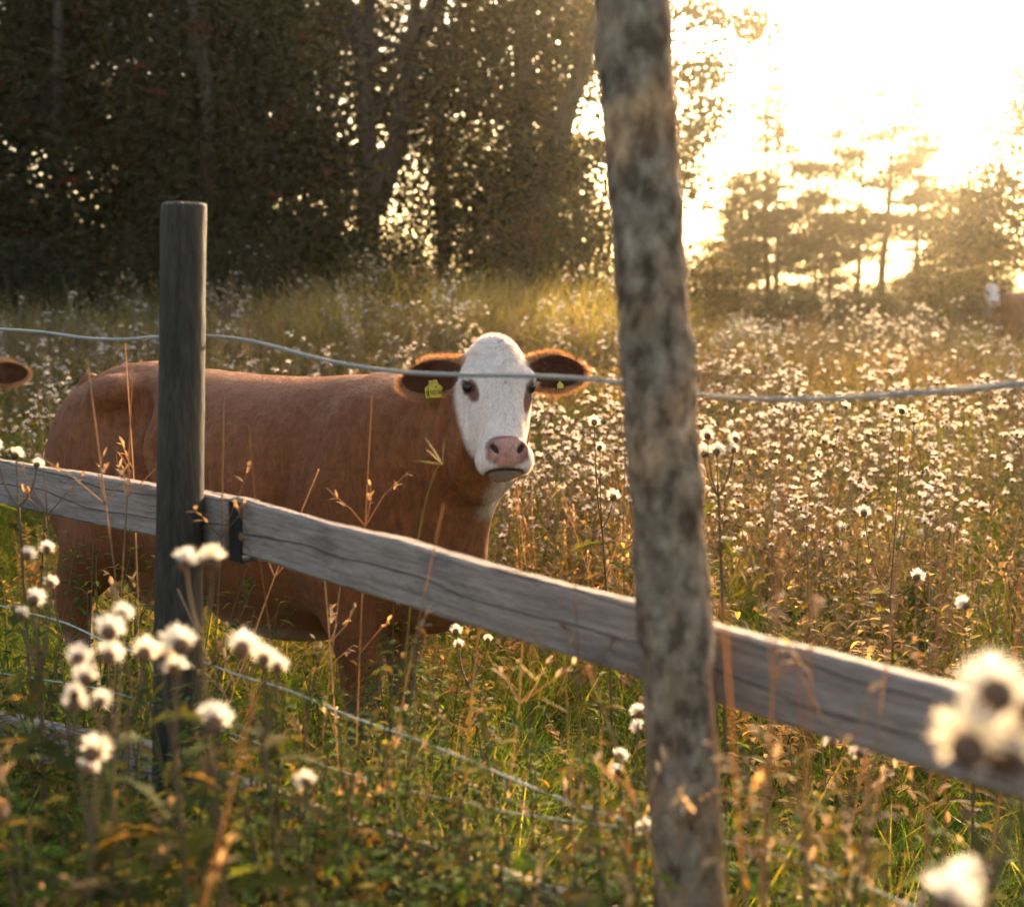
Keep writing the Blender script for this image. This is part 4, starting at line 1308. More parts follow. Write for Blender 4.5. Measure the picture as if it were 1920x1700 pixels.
cluster([(1862, 1292, 1.15), (1815, 1392, 1.2), (1892, 1412, 1.15), (1930, 1330, 1.0)], 0.86, 'thistle with big white seed heads hanging in front of the rail end', 1, 0.02, 1.12, 6, 0.02)
cluster([(1640 + 140, 1690, 1.2), (1815, 1650, 0.9)], 0.95, 'low thistle head in front of the bottom of the right rail', 2, 0.03, 1.0, 3, 0.03)
cluster([(347, 1052, 1.05), (398, 1050, 1.1)], 1.72, 'pair of thistle heads in front of the dark post below the rail joint', 3, 0.02, 0.95, 5, 0.02)
cluster([(205, 1180, 1.1), (148, 1232, 0.95), (160, 1268, 0.9), (205, 1228, 1.0), (272, 1222, 1.1), (228, 1150, 0.8)], 1.66, 'thistle crowded with white seed heads left of the dark post', 4, -0.04, 1.0, 10)
cluster([(336, 1206, 1.25), (326, 1250, 1.0), (304, 1232, 0.8)], 1.62, 'thistle with three white heads against the foot of the dark post', 5, 0.02, 1.0, 8, 0.03)
cluster([(455, 1212, 1.2), (495, 1232, 0.9), (520, 1248, 0.8)], 1.68, 'ragged thistle heads right of the dark post', 6, 0.05, 1.0, 8, 0.04)
cluster([(140, 1318, 0.95), (190, 1312, 0.7), (176, 1408, 1.1), (165, 1440, 0.8), (140, 1300, 0.7)], 1.58, 'thistle with white heads above the lower rail', 7, -0.05, 1.0, 10)
cluster([(402, 1352, 1.2)], 1.6, 'single drooping thistle head below the dark post', 8, 0.03, 1.1, 8)
cluster([(66, 1122, 0.9), (52, 1040, 0.75), (88, 1028, 0.7), (40, 1150, 0.7), (95, 1092, 0.7)], 2.3, 'thistle with small heads under the cracked rail', 9, -0.03, 1.1, 8)
cluster([(573, 1464, 0.8)], 1.7, 'bent thistle head among the low ropes', 10, 0.06, 1.0, 6)
cluster([(30, 852, 0.85), (70, 870, 0.7), (-10, 835, 0.8)], 2.9, 'thistle reaching above the cracked rail', 11, 0.0, 1.1, 6)
cluster([(1198, 1335, 0.9), (1196, 1362, 0.8), (1162, 1418, 0.9), (1158, 1445, 0.8)], 2.5, 'thistle with small heads just left of the bark-covered post', 12, -0.05, 1.0, 6)
cluster([(1210, 1552, 1.0)], 2.2, 'lone thistle head low beside the bark-covered post', 13, -0.04, 0.9, 5)
cluster([(1326, 816, 0.9), (1345, 845, 1.0), (1320, 848, 1.0), (1378, 822, 0.8), (1376, 842, 0.7)], 3.0, 'thistle with round white heads just right of the bark-covered post', 14, 0.05, 1.0, 7, 0.05)
cluster([(1114, 790, 0.9), (1150, 930, 1.0), (1125, 838, 0.7)], 3.9, 'thistle standing between the cow and the bark-covered post', 15, 0.05, 1.2, 6, 0.08)
cluster([(855, 1182, 0.9), (860, 1208, 0.8), (915, 1198, 0.7)], 3.3, 'thistle by the front legs of the cow', 16, 0.08, 1.0, 6, 0.08)
cluster([(1620, 960, 0.9), (1690, 770, 0.8), (1720, 1080, 0.9), (1770, 1345, 0.9)][:3], 3.9, 'thistle behind the long rail in the open grass', 17, 0.05, 1.3, 7, 0.2)
cluster([(1560, 1390, 0.8), (1610, 1410, 0.8), (1600, 1385, 0.7)], 2.1, 'withered thistle below the long rail right of the bark-covered post', 18, 0.04, 1.0, 6)
cluster([(1808, 1132, 0.9), (1860, 1240, 0.8)], 2.6, 'thistle behind the far end of the long rail', 19, 0.03, 1.0, 6)

# leafy weeds, each a plant of its own
W_ME = []
for i in range(5):
    r = np.random.default_rng(400 + i); mb = MB()
    AUT = GREENS[:3] + [(0.05, 0.10, 0.020), (0.30, 0.24, 0.04), (0.34, 0.19, 0.035), (0.05, 0.10, 0.020), (0.22, 0.22, 0.035), (0.07, 0.12, 0.024)]
    for _ in range(7):
        a = r.random() * 6.28; q = r.random() * 0.11
        b = np.array([math.cos(a) * q, math.sin(a) * q, -0.02]); H = r.uniform(0.55, 1.0)
        top = b + np.array([math.cos(a) * H * 0.3 + r.normal(0, .05), math.sin(a) * H * 0.3 + r.normal(0, .05), H])
        pts = bez(b, (b + top) / 2 + r.normal(0, 0.04, 3), top, 9)
        tube(mb, pts, np.linspace(0.004, 0.0016, 9), 5, np.array((0.11, 0.085, 0.035)), 1, False)
        for k in range(74):
            t = r.uniform(0.15, 1.0); j = min(int(t * 8), 7); p = pts[j] + (pts[j + 1] - pts[j]) * (t * 8 - j)
            ph = k * 2.4 + r.normal(0, 0.4); s = r.uniform(0.013, 0.030) * (1.2 - 0.4 * t)
            d = np.array([math.cos(ph), math.sin(ph), r.uniform(-0.1, 0.8)])
            p = p + d * r.uniform(0.0, 0.035)
            lance_leaf(mb, p, d, s * 1.75, s * 0.58, np.array(AUT[r.integers(len(AUT))]) * r.uniform(0.6, 1.35), 0, 0, r.uniform(0, 0.7), r)
    W_ME.append(mb.mesh('leafy_weed', [M['leaf'], M['stem']], False))
_r = np.random.default_rng(91)
n_w = 0
def weed(x, y, s, label):
    o = obj('leafy_weed', W_ME[_r.integers(5)], None, (x, y, float(ground_z(x, y))), (_r.normal(0, .08), _r.normal(0, .08), _r.random() * 6.28), float(s))
    return tag(o, label, 'weed', 'leafy weeds along the fence')
for (px, py, d) in [(40, 1490, 1.9), (130, 1540, 1.7), (210, 1470, 2.0), (300, 1400, 2.1), (260, 1560, 1.55), (380, 1450, 1.95), (430, 1540, 1.6), (340, 1330, 2.25), (520, 1560, 1.75), (100, 1420, 2.2),
                    (600, 1600, 1.7), (680, 1650, 1.6), (760, 1600, 1.8), (840, 1560, 1.9), (900, 1480, 2.0), (960, 1420, 2.05), (1010, 1480, 1.85), (1060, 1440, 1.95), (1100, 1520, 1.75), (1010, 1400, 2.2), (1160, 1560, 1.7), (940, 1560, 1.65),
                    (20, 1620, 1.5), (180, 1640, 1.45), (340, 1650, 1.45), (480, 1660, 1.45), (1080, 1640, 1.5), (1210, 1600, 1.6), (1240, 1500, 1.72), (800, 1680, 1.5), (300, 1280, 2.3), (365, 1290, 2.3), (425, 1300, 2.2), (240, 1310, 2.2), (490, 1330, 2.2), (180, 1340, 2.1), (110, 1350, 2.1), (560, 1375, 2.1), (650, 1410, 2.1), (345, 1340, 2.0), (740, 1450, 2.05), (30, 1300, 2.5), (120, 1260, 2.7), (460, 1300, 2.5), (240, 1290, 2.6)]:
    for dx, dy, f in ((0, 0, 1.0), (_r.normal(0, .10), _r.uniform(-.05, .2), _r.uniform(.8, .98))):
        top = spot(px, py, d)
        weed(top.x + dx, top.y + dy, max(0.3, top.z / 0.92) * f, 'bushy green and yellow weed ' + ('on the outer side of the dark post' if px < 320 else 'at the foot of the dark post' if px < 540 else 'midway between the dark post and the bark-covered post' if px < 880 else 'close to the bark-covered post'))
for (px, py, d) in [(1420, 1610, 1.9), (1560, 1640, 1.7), (1690, 1600, 1.6), (1500, 1690, 1.5), (1850, 1650, 1.5), (1640, 1690, 1.45), (1880, 1560, 1.9)]:
    top = spot(px, py, d)
    weed(top.x, top.y, max(0.3, top.z / 0.92), 'low leafy weed in the shade under the long rail')

for (px, py, d) in [(30, 1010, 3.6), (90, 980, 3.7), (180, 1030, 3.5), (250, 1080, 3.4), (120, 1120, 3.2), (40, 1130, 3.1), (220, 1180, 3.0), (590, 1190, 3.7), (650, 1170, 3.6), (730, 1190, 3.5), (800, 1220, 3.5), (690, 1240, 3.3), (880, 1200, 3.7), (760, 1260, 3.2)]:
    top = spot(px, py, d)
    weed(top.x, top.y, max(0.25, top.z / 0.92), 'leafy weed growing round the legs of the cow behind the rail')
# tall grass growing through the weeds before the fence
g_near = keep(*[grass_patch(170 + i, 150, 0.55, 0.80, GREENS + YELLOWS, 0.008) for i in range(3)])
_pp = []
for (px, py, d) in [(940, 1400, 2.05), (1040, 1380, 2.0), (1120, 1450, 1.9), (860, 1480, 1.9), (40, 1150, 2.9), (130, 1050, 3.2), (20, 1000, 3.4), (200, 1200, 2.6), (700, 1560, 1.8), (990, 1500, 1.75), (1180, 1500, 1.8), (500, 1500, 1.8), (1400, 1560, 1.9), (1640, 1560, 1.8), (1800, 1580, 1.7), (560, 1280, 3.0), (690, 1230, 3.2), (800, 1290, 3.0), (620, 1330, 2.8), (760, 1370, 2.7), (470, 1230, 3.2), (880, 1320, 3.0), (240, 1120, 3.3)]:
    p = spot(px, py, d); _pp.append((p.x, p.y, float(ground_z(p.x, p.y)), float(p.z)))
_pp = np.array(_pp)
scatter('tall_grass', g_near, _pp[:, :3], np.stack([0 * _pp[:, 0], 0 * _pp[:, 0], _r.random(len(_pp)) * 6.28], 1), np.clip(_pp[:, 3] / 0.85, 0.3, 1.4), 'long green and yellow grass blades growing along the fence', 'grass', 3)

# dry stems with frayed tops in front of the fence
S_ME = [dry_stalks(500 + i, 2, 1.0, 0.04).data for i in range(4)]
for (px, py, d) in [(1470, 1010, 1.6), (640, 1000, 2.6), (160, 800, 2.9), (690, 860, 2.7), (600, 900, 2.9), (760, 930, 2.5), (1480, 1240, 1.5), (1620, 1210, 1.7), (1740, 1150, 1.9), (1380, 1180, 2.2), (150, 1300, 1.7), (100, 1250, 1.8), (1100, 1080, 2.2),
                    (1270, 1500, 1.6), (640, 1420, 1.9), (1010, 1250, 2.2), (720, 1500, 1.8), (1560, 1350, 1.5), (1690, 1420, 1.4), (870, 1330, 2.1), (240, 780, 2.8), (1820, 1180, 2.0), (1440, 1440, 1.7), (200, 830, 2.7)]:
    top = spot(px, py, d)
    o = obj('dry_stalk', S_ME[_r.integers(4)], None, (top.x, top.y, 0), (_r.normal(0, .05), _r.normal(0, .05), _r.random() * 6.28), max(0.35, float(top.z) / 0.95))
    tag(o, 'thin dead stalk with a frayed top ' + ('by the cracked rail' if px < 300 else 'before the flank of the cow' if px < 1000 and py < 1100 else 'low between the two posts' if px < 1300 else 'along the long rail past the bark-covered post'), 'stalk', 'dry stalks along the fence')
# one bent grass spike in front of the cow's neck
def grass_spike():
    mb = MB(); b = spot(735, 1290, 2.6); b.z = 0
    p1, top = spot(760, 1000, 2.6), spot(830, 862, 2.6)
    pts = bez(b, np.array(p1) + np.array([-0.02, 0, 0.05]), top, 14)
    loc = np.array(b)
    tube(mb, pts - loc, np.linspace(0.0026, 0.0012, 14), 5, (0.30, 0.24, 0.07), 0, False)
    for dx, dz, L in ((-0.030, 0.050, 0.07), (-0.055, 0.010, 0.065), (0.004, 0.060, 0.06), (-0.02, 0.02, 0.05)):
        e = np.array(top) - loc
        lance_leaf(mb, e - np.array([0, 0, 0.01]), np.array([dx, 0, dz]), L, 0.008, (0.40, 0.34, 0.06), 0, 0, 0.05, _r)
    o = mb.build('grass_spike', M['grass'], None, False, loc)
    tag(o, 'yellow green grass spike in front of the neck of the cow', 'grass')
grass_spike()
# ================================================================== trees
def leaf_cloud(mb, C, per, spread, size, cols, r, flat=1.0, aspect=0.55, mat=0, down=0.0):
    n = len(C) * per
    P = np.repeat(C, per, axis=0) + r.normal(0, 1, (n, 3)) * spread * np.array([1, 1, flat])
    d = unit(r.normal(size=(n, 3)) * np.array([1, 1, 0.7]) - np.array([0, 0, down]))
    s = unit(np.cross(d, r.normal(size=(n, 3))))
    L = size * r.uniform(0.6, 1.3, n)[:, None]
    fold = np.cross(d, s) * 0.15
    V = np.stack([P, P + d * L * 0.5 + s * L * aspect * 0.5 + fold * L, P + d * L, P + d * L * 0.5 - s * L * aspect * 0.5 + fold * L], 1).reshape(-1, 3)
    b = np.arange(n)[:, None] * 4
    cc = np.asarray(cols)[r.integers(0, len(cols), n)] * r.uniform(0.7, 1.3, (n, 1))
    cc4 = np.repeat(cc, 4, axis=0)
    mb.add(V, np.concatenate([b + np.array([[0, 1, 2]]), b + np.array([[0, 2, 3]])]), cc4, mat)

def limb(p, q, n, wob, r):
    p, q = np.asarray(p, float), np.asarray(q, float)
    t = np.linspace(0, 1, n)[:, None]
    L = np.linalg.norm(q - p)
    w = np.cumsum(r.normal(0, wob * L / n, (n, 3)), axis=0); w -= t * w[-1]
    return p + (q - p) * t + w - np.array([0, 0, 1]) * 0 * t

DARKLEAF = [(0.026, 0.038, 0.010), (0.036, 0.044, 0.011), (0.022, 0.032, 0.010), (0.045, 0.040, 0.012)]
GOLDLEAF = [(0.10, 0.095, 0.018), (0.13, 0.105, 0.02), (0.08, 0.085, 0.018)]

def broadleaf(x, y, h, trunk_r, crown_blobs, label, seed, cols, leaf=0.10, dens=1.0, trunks=None, berries=0, group='trees at the edge of the meadow', name='broadleaf_tree'):
    """crown_blobs: (dx, dy, z, rx, ry, rz); limbs reach into every blob and carry leaf clumps"""
    r = np.random.default_rng(seed)
    gz_ = float(ground_z(x, y))
    root = empty(name, (x, y, gz_)); tag(root, label, 'tree', group)
    stems = trunks or [[(0, 0, -0.2), (r.normal(0, .15), r.normal(0, .15), h * 0.5), (r.normal(0, .3), r.normal(0, .3), h * 0.95)]]
    tm = []
    for k, st in enumerate(stems):
        st = np.array(st, float); s = np.linspace(0, len(st) - 1, 16)
        pts = np.stack([np.interp(s, np.arange(len(st)), st[:, c]) for c in range(3)], 1)
        pts[1:-1] += r.normal(0, 0.05, (14, 3)) * np.array([1, 1, 0.2])
        for _ in range(2): pts[1:-1] = (pts[:-2] + 2 * pts[1:-1] + pts[2:]) / 4
        tm.append(pts)
        mb = MB(); tube(mb, pts, trunk_r * (0.95 if k else 1.0) * np.linspace(1.15, 0.30, 16), 9, (0.085, 0.066, 0.050), 0)
        mb.build('trunk', M['tree_bark'], root)
    bl, lf = MB(), MB()
    for (dx, dy, z, rx, ry, rz) in crown_blobs:
        c = np.array([dx, dy, z]); R_ = np.array([rx, ry, rz])
        st = tm[r.integers(len(tm))]
        low = st[st[:, 2] < max(z - 0.2, st[2, 2])]; p0 = low[np.argmin(np.linalg.norm(low - c, axis=1))]
        l = limb(p0, c, 8, 0.25, r)
        tube(bl, l, np.linspace(trunk_r * 0.30, trunk_r * 0.10, 8), 5, (0.075, 0.058, 0.045), 0, False)
        vol = rx * ry * rz
        nc = int(44 * dens * vol ** 0.75) + 8
        d = unit(r.normal(size=(nc, 3))); C = c + d * R_ * (r.random((nc, 1)) ** 0.45)
        for q in C[::3]:
            tube(bl, limb(l[r.integers(4, 8)], q, 5, 0.3, r), np.linspace(trunk_r * 0.09, 0.008, 5), 3, (0.07, 0.055, 0.042), 0, False)
        leaf_cloud(lf, C, 46, 0.26, leaf, cols, r, 0.8)
    bl.build('branches', M['tree_bark'], root)['kind'] = 'stuff'
    o = lf.build('crown', M['tree_leaf'], root, False); o['kind'] = 'stuff'
    if berries:
        for k in range(berries):
            b = crown_blobs[r.integers(len(crown_blobs))]
            d = unit(np.array([r.normal(), -abs(r.normal()) - 0.4, r.normal()])); p = np.array(b[:3]) + d * np.array(b[3:]) * r.uniform(0.85, 1.05)
            obj('berry_cluster', BERRY, root, p, (0, 0, r.random() * 6), float(r.uniform(0.7, 1.3)))['kind'] = 'stuff'
    return root

def berry_mesh():
    r = np.random.default_rng(8); mb = MB()
    for k in range(22):
        c = r.normal(0, 1, 3) * np.array([0.055, 0.055, 0.03]); s = 0.013
        V = c + s * np.array([(1, 0, 0), (0, 1, 0), (-1, 0, 0), (0, -1, 0), (0, 0, 1), (0, 0, -1)])
        mb.add(V, [[0, 1, 4], [1, 2, 4], [2, 3, 4], [3, 0, 4], [1, 0, 5], [2, 1, 5], [3, 2, 5], [0, 3, 5]], (0.30, 0.03, 0.012))
    return mb.mesh('berry_cluster', M['stem'])
BERRY = berry_mesh()

def at(px, y, z=None):
    return (px - 960) / FPX * y
def blob_px(x0, y0, gz_, px, py, y, rx, ry, rz):
    p = spot(px, py, y)
    return (p.x - x0, p.y - y0, p.z - gz_, rx, ry, rz)

def tree_px(px, y, blobs, **kw):
    x = at(px, y); g = float(ground_z(x, y))
    bl = [blob_px(x, y, g, bx, by, y + dy, rx, rx * 0.9, rz) for bx, by, dy, rx, rz in blobs]
    return x, y, bl

# dark rowans on the left
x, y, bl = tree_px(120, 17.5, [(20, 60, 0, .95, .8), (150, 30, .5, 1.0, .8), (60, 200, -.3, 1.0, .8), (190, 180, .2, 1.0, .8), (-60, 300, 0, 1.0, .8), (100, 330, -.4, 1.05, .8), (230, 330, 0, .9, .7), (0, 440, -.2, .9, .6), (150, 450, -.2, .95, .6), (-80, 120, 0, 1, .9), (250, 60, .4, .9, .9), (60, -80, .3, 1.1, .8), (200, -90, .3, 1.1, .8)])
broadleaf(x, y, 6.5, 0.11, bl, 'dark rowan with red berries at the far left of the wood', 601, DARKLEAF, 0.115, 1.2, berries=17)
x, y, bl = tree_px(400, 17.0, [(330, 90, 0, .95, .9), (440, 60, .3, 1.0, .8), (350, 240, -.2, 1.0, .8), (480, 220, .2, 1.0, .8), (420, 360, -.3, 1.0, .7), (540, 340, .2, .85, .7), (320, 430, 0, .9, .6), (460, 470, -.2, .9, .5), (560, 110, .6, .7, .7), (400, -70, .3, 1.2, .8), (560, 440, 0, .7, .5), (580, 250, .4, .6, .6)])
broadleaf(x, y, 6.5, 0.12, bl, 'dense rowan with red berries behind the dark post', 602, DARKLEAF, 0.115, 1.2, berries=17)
# tall tree with a forked trunk
Y = 21.0; x = at(690, Y); g = float(ground_z(x, Y))
def rel(px, py, y): p = spot(px, py, y); return (p.x - x, p.y - Y, p.z - g)
tr = [[rel(700, 660, Y), rel(694, 420, Y), rel(690, 250, Y), rel(684, 110, Y), rel(694, 20, Y), rel(700, -150, Y)],
      [rel(694, 120, Y), rel(668, 40, Y), rel(640, -20, Y), rel(600, -110, Y)],
      [rel(700, 400, Y), rel(742, 270, Y), rel(762, 150, Y), rel(768, 40, Y), rel(810, -110, Y)],
      [rel(766, 90, Y), rel(800, 30, Y), rel(840, -20, Y), rel(880, -90, Y)]]
bl = [blob_px(x, Y, g, *b) for b in [(620, 60, Y, .7, .6, .5), (600, 170, Y, .6, .6, .5), (730, 60, Y + .5, .6, .5, .4), (830, 140, Y, .7, .6, .6), (800, 250, Y, .55, .5, .5), (640, 330, Y, .55, .5, .5), (860, 50, Y, .6, .6, .5), (760, 380, Y, .5, .5, .4), (560, 20, Y, .7, .6, .6), (680, -60, Y, 1.1, .8, .5), (850, -80, Y, 1.0, .8, .5), (740, 180, Y + .6, .4, .4, .35)]]
broadleaf(x, Y, 7, 0.20, bl, 'tall tree with a forked dark trunk and thin foliage', 603, DARKLEAF + GOLDLEAF[:1], 0.10, 1.25, trunks=tr)
# broad trees left of the bark-covered post
Y = 20.0; x = at(990, Y); g = float(ground_z(x, Y))
tr = [[rel(985, 660, Y), rel(985, 380, Y), rel(978, 200, Y), rel(985, 60, Y), rel(990, -160, Y)],
      [rel(990, 500, Y), rel(1030, 340, Y), rel(1060, 210, Y), rel(1100, 80, Y), rel(1150, -60, Y)]]
bl = [blob_px(x, Y, g, *b) for b in [(900, 60, Y, .75, .7, .6), (870, 190, Y, .65, .6, .6), (930, 170, Y - .3, .7, .6, .6), (1000, 40, Y - .3, .7, .6, .5), (880, 320, Y, .6, .6, .5), (960, 300, Y - .3, .7, .6, .6), (1040, 150, Y + .3, .6, .6, .5), (930, 410, Y - .3, .75, .6, .4), (830, 400, Y, .5, .5, .35), (1080, 330, Y, .5, .5, .5), (1060, 420, Y, .7, .6, .45), (1110, 470, Y - .5, .55, .5, .35), (950, -70, Y, 1.1, .9, .6), (1090, -60, Y + .4, .9, .8, .5)]]
broadleaf(x, Y, 7, 0.24, bl, 'broad dark tree with a leaning second trunk', 604, DARKLEAF + GOLDLEAF[:1], 0.11, 1.5, trunks=tr)
# sunlit tree whose branches reach past the bark-covered post
Y = 25.0; x = at(1150, Y); g = float(ground_z(x, Y))
bl = [blob_px(x, Y, g, *b) for b in [(1120, 60, Y, .7, .7, .6), (1180, 20, Y, .9, .8, .6), (1300, 20, Y, .7, .6, .35), (1380, 30, Y, .55, .5, .25), (1420, 60, Y, .4, .4, .2), (1310, 240, Y, .45, .4, .3), (1300, 140, Y, .6, .6, .4), (1340, 200, Y, .5, .5, .3), (1280, 270, Y, .45, .45, .4), (1290, 350, Y, .35, .35, .35), (1110, 280, Y, .6, .6, .5), (1120, 400, Y, .5, .5, .45), (1200, 180, Y, .8, .7, .6), (1230, 330, Y, .6, .6, .5), (1330, 120, Y, .4, .4, .25)]]
broadleaf(x, Y, 8, 0.16, bl, 'golden backlit tree reaching past the bark-covered post', 605, GOLDLEAF, 0.12, 1.25, trunks=[[rel(1160, 680, Y), rel(1170, 380, Y), rel(1180, 200, Y), rel(1200, 60, Y), rel(1230, -80, Y)]])
# dark backing trees deeper in the wood
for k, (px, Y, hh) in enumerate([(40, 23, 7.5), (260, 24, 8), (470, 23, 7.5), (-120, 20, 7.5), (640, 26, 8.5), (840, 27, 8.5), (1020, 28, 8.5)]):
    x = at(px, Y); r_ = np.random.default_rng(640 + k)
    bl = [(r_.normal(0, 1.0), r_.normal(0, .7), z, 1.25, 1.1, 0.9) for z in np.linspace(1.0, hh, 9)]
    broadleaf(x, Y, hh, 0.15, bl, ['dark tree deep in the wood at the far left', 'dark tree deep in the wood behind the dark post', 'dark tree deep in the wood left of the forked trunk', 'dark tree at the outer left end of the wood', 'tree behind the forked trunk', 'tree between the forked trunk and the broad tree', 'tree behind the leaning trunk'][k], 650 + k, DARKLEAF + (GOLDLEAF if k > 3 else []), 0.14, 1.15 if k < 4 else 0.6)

# bushes under the trees
def bush(px, py, y, rx, rz, label, seed, cols, n=60, leaf=0.075):
    r = np.random.default_rng(seed); c = spot(px, py, y); g = float(ground_z(c.x, c.y))
    root = empty('bush', (c.x, c.y, g)); tag(root, label, 'bush', 'bushes under the trees')
    top = c.z - g; st, lf = MB(), MB()
    d = unit(r.normal(size=(n, 3))); C = np.array([0, 0, top * 0.5]) + d * np.array([rx, rx * 0.8, top * 0.5 + rz * 0.3]) * r.random((n, 1)) ** 0.4
    C[:, 2] = np.maximum(C[:, 2], 0.12)
    for q in C[::2]: tube(st, limb((r.normal(0, .1), r.normal(0, .1), -0.05), q, 6, 0.25, r), np.linspace(0.022, 0.005, 6), 4, (0.07, 0.055, 0.04), 0, False)
    leaf_cloud(lf, C, 60, 0.17, leaf, cols, r)
    st.build('stems', M['tree_bark'], root)['kind'] = 'stuff'
    lf.build('foliage', M['tree_leaf'], root, False)['kind'] = 'stuff'
for k, a in enumerate([(40, 450, 15.8, 1.3, .4, 'dark bush below the far left rowan'), (200, 440, 16.0, 1.2, .4, 'dark bush left of the dark post'), (420, 430, 15.6, 1.0, .4, 'dark bush right behind the dark post'), (560, 380, 17.0, 1.1, .5, 'dark rounded bush left of the forked trunk'), (680, 400, 17.5, 0.9, .5, 'bush at the foot of the forked trunk'), (800, 420, 18.0, 1.0, .4, 'bush between the forked trunk and the broad tree')]):
    bush(*a, 700 + k, DARKLEAF, 75)
bush(1080, 390, 17.0, 0.75, .4, 'dark bush beside the bark-covered post', 710, DARKLEAF, 60)
bush(960, 420, 18.0, 0.9, .4, 'brownish bush under the leaning trunk', 711, DARKLEAF + [(0.09, 0.055, 0.022)] * 3, 60)
bush(730, 462, 14.5, 0.55, .3, 'pale grassy bush before the dark wood', 712, [(0.075, 0.075, 0.022), (0.09, 0.08, 0.03)], 30, 0.06)

# pines on the right
PINELEAF = [(0.060, 0.062, 0.014), (0.080, 0.070, 0.016), (0.05, 0.058, 0.014)]
def pine(px, y, top_py, label, seed, r0=0.09, wid=1.3, low=0.25, dens=1.0):
    r = np.random.default_rng(seed); x = at(px, y); g = float(ground_z(x, y)); h = spot(px, top_py, y).z - g
    root = empty('pine_tree', (x, y, g)); tag(root, label, 'tree', 'slender pines across the meadow')
    pts = limb((0, 0, -0.2), (r.normal(0, .25), r.normal(0, .2), h), 14, 0.05, r)
    mb = MB(); tube(mb, pts, np.linspace(r0, 0.015, 14), 7, (0.10, 0.072, 0.052)); mb.build('trunk', M['tree_bark'], root)
    bl, lf = MB(), MB(); C = []
    z = h * low
    while z < h:
        f = (z - h * low) / (h * (1 - low)); k = int(r.integers(4, 7))
        p = np.array([np.interp(z, pts[:, 2], pts[:, c]) for c in range(2)] + [z])
        for j in range(k):
            a = r.random() * 6.28; L = wid * 1.15 * (1.02 - f) ** 0.75 * r.uniform(0.45, 1.1) + 0.12
            q = p + np.array([math.cos(a) * L, math.sin(a) * L, L * r.uniform(-0.12, 0.28)])
            l = limb(p, q, 6, 0.2, r)
            tube(bl, l, np.linspace(0.02 * (1.2 - f), 0.005, 6), 4, (0.085, 0.062, 0.045), 0, False)
            for m in range(max(3, int(L * 6.0 * dens))):
                C.append(l[r.integers(2, 6)] + r.normal(0, 0.12, 3) * np.array([1, 1, 0.4]))
        z += h * r.uniform(0.035, 0.07)
    leaf_cloud(lf, np.array(C), 19, 0.15, 0.14, PINELEAF, r, 0.34, 0.22)
    bl.build('branches', M['tree_bark'], root)['kind'] = 'stuff'
    lf.build('crown', M['tree_leaf'], root, False)['kind'] = 'stuff'
for k, (px, y, tp, r0, wid, low, lab) in enumerate([
        (1392, 33, 330, .05, 1.2, .12, 'short pine just right of the bark-covered post'), (1436, 34, 120, .10, 1.6, .22, 'tall pine with a thick dark trunk nearest the bark-covered post'), (1455, 36, 160, .09, 1.3, .25, 'slim pine close beside the thick trunked pine'),
        (1525, 34, 300, .07, 1.3, .15, 'smaller pine in the middle of the pine row'), (1545, 36, 190, .07, 1.4, .3, 'pale pine behind the middle of the row'), (1608, 37, 80, .09, 1.6, .30, 'tallest pine with a bare lower trunk'), (1640, 35, 110, .13, 1.7, .32, 'tall pine with the broadest trunk'),
        (1700, 35, 250, .07, 1.7, .12, 'spreading pine with low dark branches'), (1715, 37, 180, .08, 1.3, .35, 'pale pine at the right end of the row'), (1355, 36, 370, .05, 1.1, .1, 'low pine partly behind the bark-covered post'), (1770, 33, 360, .06, 1.6, .1, 'low spreading pine before the right hand tree')]):
    pine(px, y, tp, lab, 800 + k, r0, wid, low)
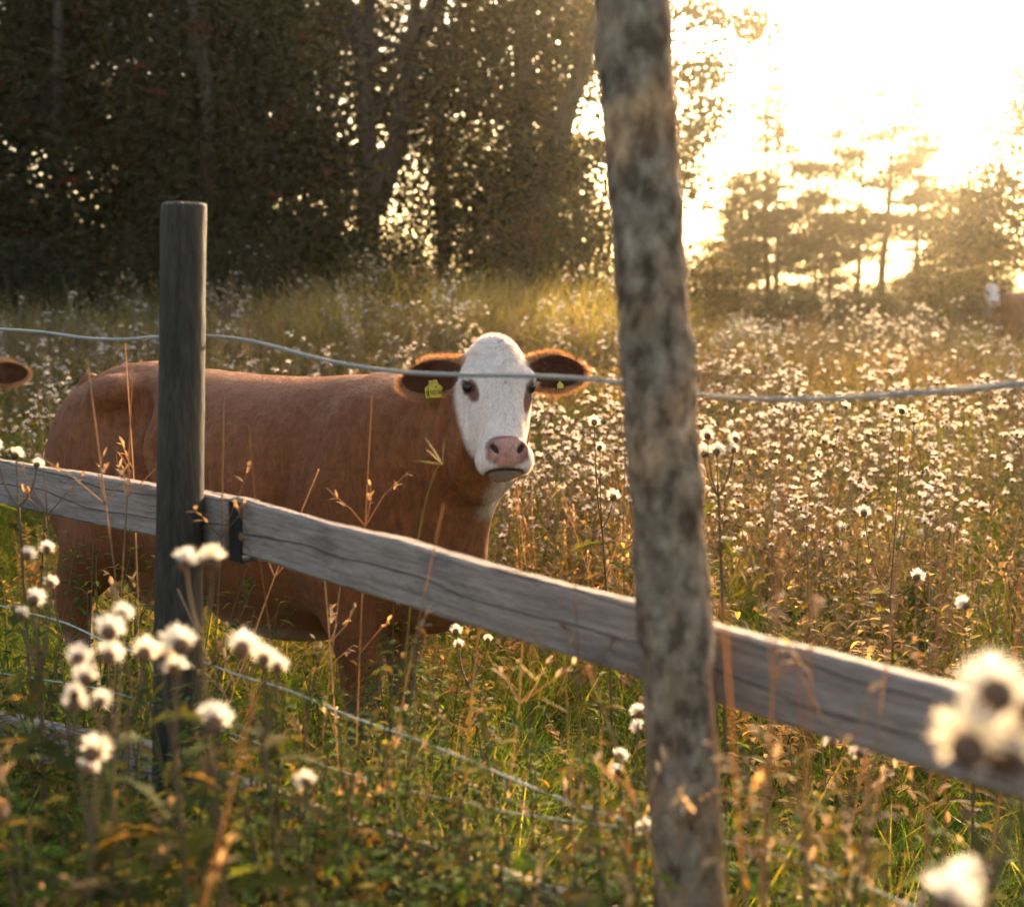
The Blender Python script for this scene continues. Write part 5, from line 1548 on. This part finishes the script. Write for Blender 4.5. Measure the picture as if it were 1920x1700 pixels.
# rounded tree at the right edge, shrubs below the pines
Y = 26.0; x = at(1930, Y); g = float(ground_z(x, Y))
bl = [blob_px(x, Y, g, *b) for b in [(1870, 330, Y, .9, .8, .5), (1905, 240, Y, .8, .8, .6), (1800, 430, Y, .7, .6, .4), (1830, 370, Y, .6, .6, .4), (1890, 480, Y + 2, .9, .6, .5), (1850, 400, Y, .7, .7, .45), (1930, 430, Y, .9, .8, .5), (2020, 350, Y, .9, .9, .8), (1840, 470, Y, .6, .6, .35), (1920, 150, Y + 1, .4, .5, .6), (1990, 120, Y, .8, .8, .7), (2060, 220, Y, 1, 1, 1)]]
broadleaf(x, Y, 6, 0.15, bl, 'rounded tree above the distant cow', 606, GOLDLEAF[1:] + DARKLEAF[:2], 0.11, 1.3)
for k, a in enumerate([(1320, 470, 24, .7, .3, 'yellow green shrub beside the bark-covered post'), (1790, 500, 27, 1.0, .4, 'yellowing shrub left of the distant cow'), (1700, 545, 28, 1.1, .3, 'shrub under the spreading pine'), (1590, 555, 30, 1.1, .3, 'brown green shrub under the tallest pine'), (1490, 565, 30, 0.9, .3, 'low shrub between the pine trunks'), (1840, 505, 26, 0.8, .4, 'dark shrub right behind the distant cow')]):
    bush(*a, 720 + k, GOLDLEAF + PINELEAF + ([(0.17, 0.13, 0.02)] * 3 if k in (0, 1) else []), 70, 0.09)
# ================================================================== the other cattle
_c = spot(1890, 560, 22.0)
# turned copies of the same animal: the far one mirrored, the near one just outside the left edge
def head_world(rootloc, yaw, mirror, sc):
    p = head_pt(0.2, -0.05, 0) * sc
    if mirror: p[1] = -p[1]
    c, s = math.cos(yaw), math.sin(yaw)
    return np.array([p[0] * c - p[1] * s, p[0] * s + p[1] * c, p[2]])
FY = math.pi - COW_YAW * 1.25
hw = head_world(None, FY, True, 1.0)
tgt = spot(1862, 548, 22.0)
fx, fy = tgt.x - hw[0], tgt.y - hw[1]
add_cow('distant brown cow with a white face among the thistles', (fx, fy, tgt.z - hw[2]), FY, True)
NY = COW_YAW + R(22)
ear_tip = EARS[1][0] + EARS[1][1] * 0.20
c, s = math.cos(NY), math.sin(NY)
et = np.array([ear_tip[0] * c - ear_tip[1] * s, ear_tip[0] * s + ear_tip[1] * c, ear_tip[2]])
tgt = spot(55, 692, 6.2)
add_cow('brown cow of which an ear shows at the edge beyond the cracked rail', (tgt.x - et[0], tgt.y - et[1], tgt.z - et[2]), NY)

# ================================================================== hazy evening air
def haze_box():
    a, b = np.array([-410, -45, -1.4]), np.array([410, 410, 16.0])
    V = [(x_, y_, z_) for x_ in (a[0], b[0]) for y_ in (a[1], b[1]) for z_ in (a[2], b[2])]
    F = [[0, 1, 3, 2], [4, 6, 7, 5], [0, 4, 5, 1], [2, 3, 7, 6], [0, 2, 6, 4], [1, 5, 7, 3]]
    m = bpy.data.materials.new('evening_haze'); t = NT(m)
    v = t.n('ShaderNodeVolumePrincipled', {'Color': (1.0, 0.90, 0.72), 'Density': 0.00078, 'Anisotropy': 0.90})
    t.link(v.outputs[0], t.out.inputs['Volume'])
    o = MB().add(V, F).build('haze', m, None, False)
    tag(o, 'thin golden evening haze over the meadow', 'haze', kind='stuff')
haze_box()
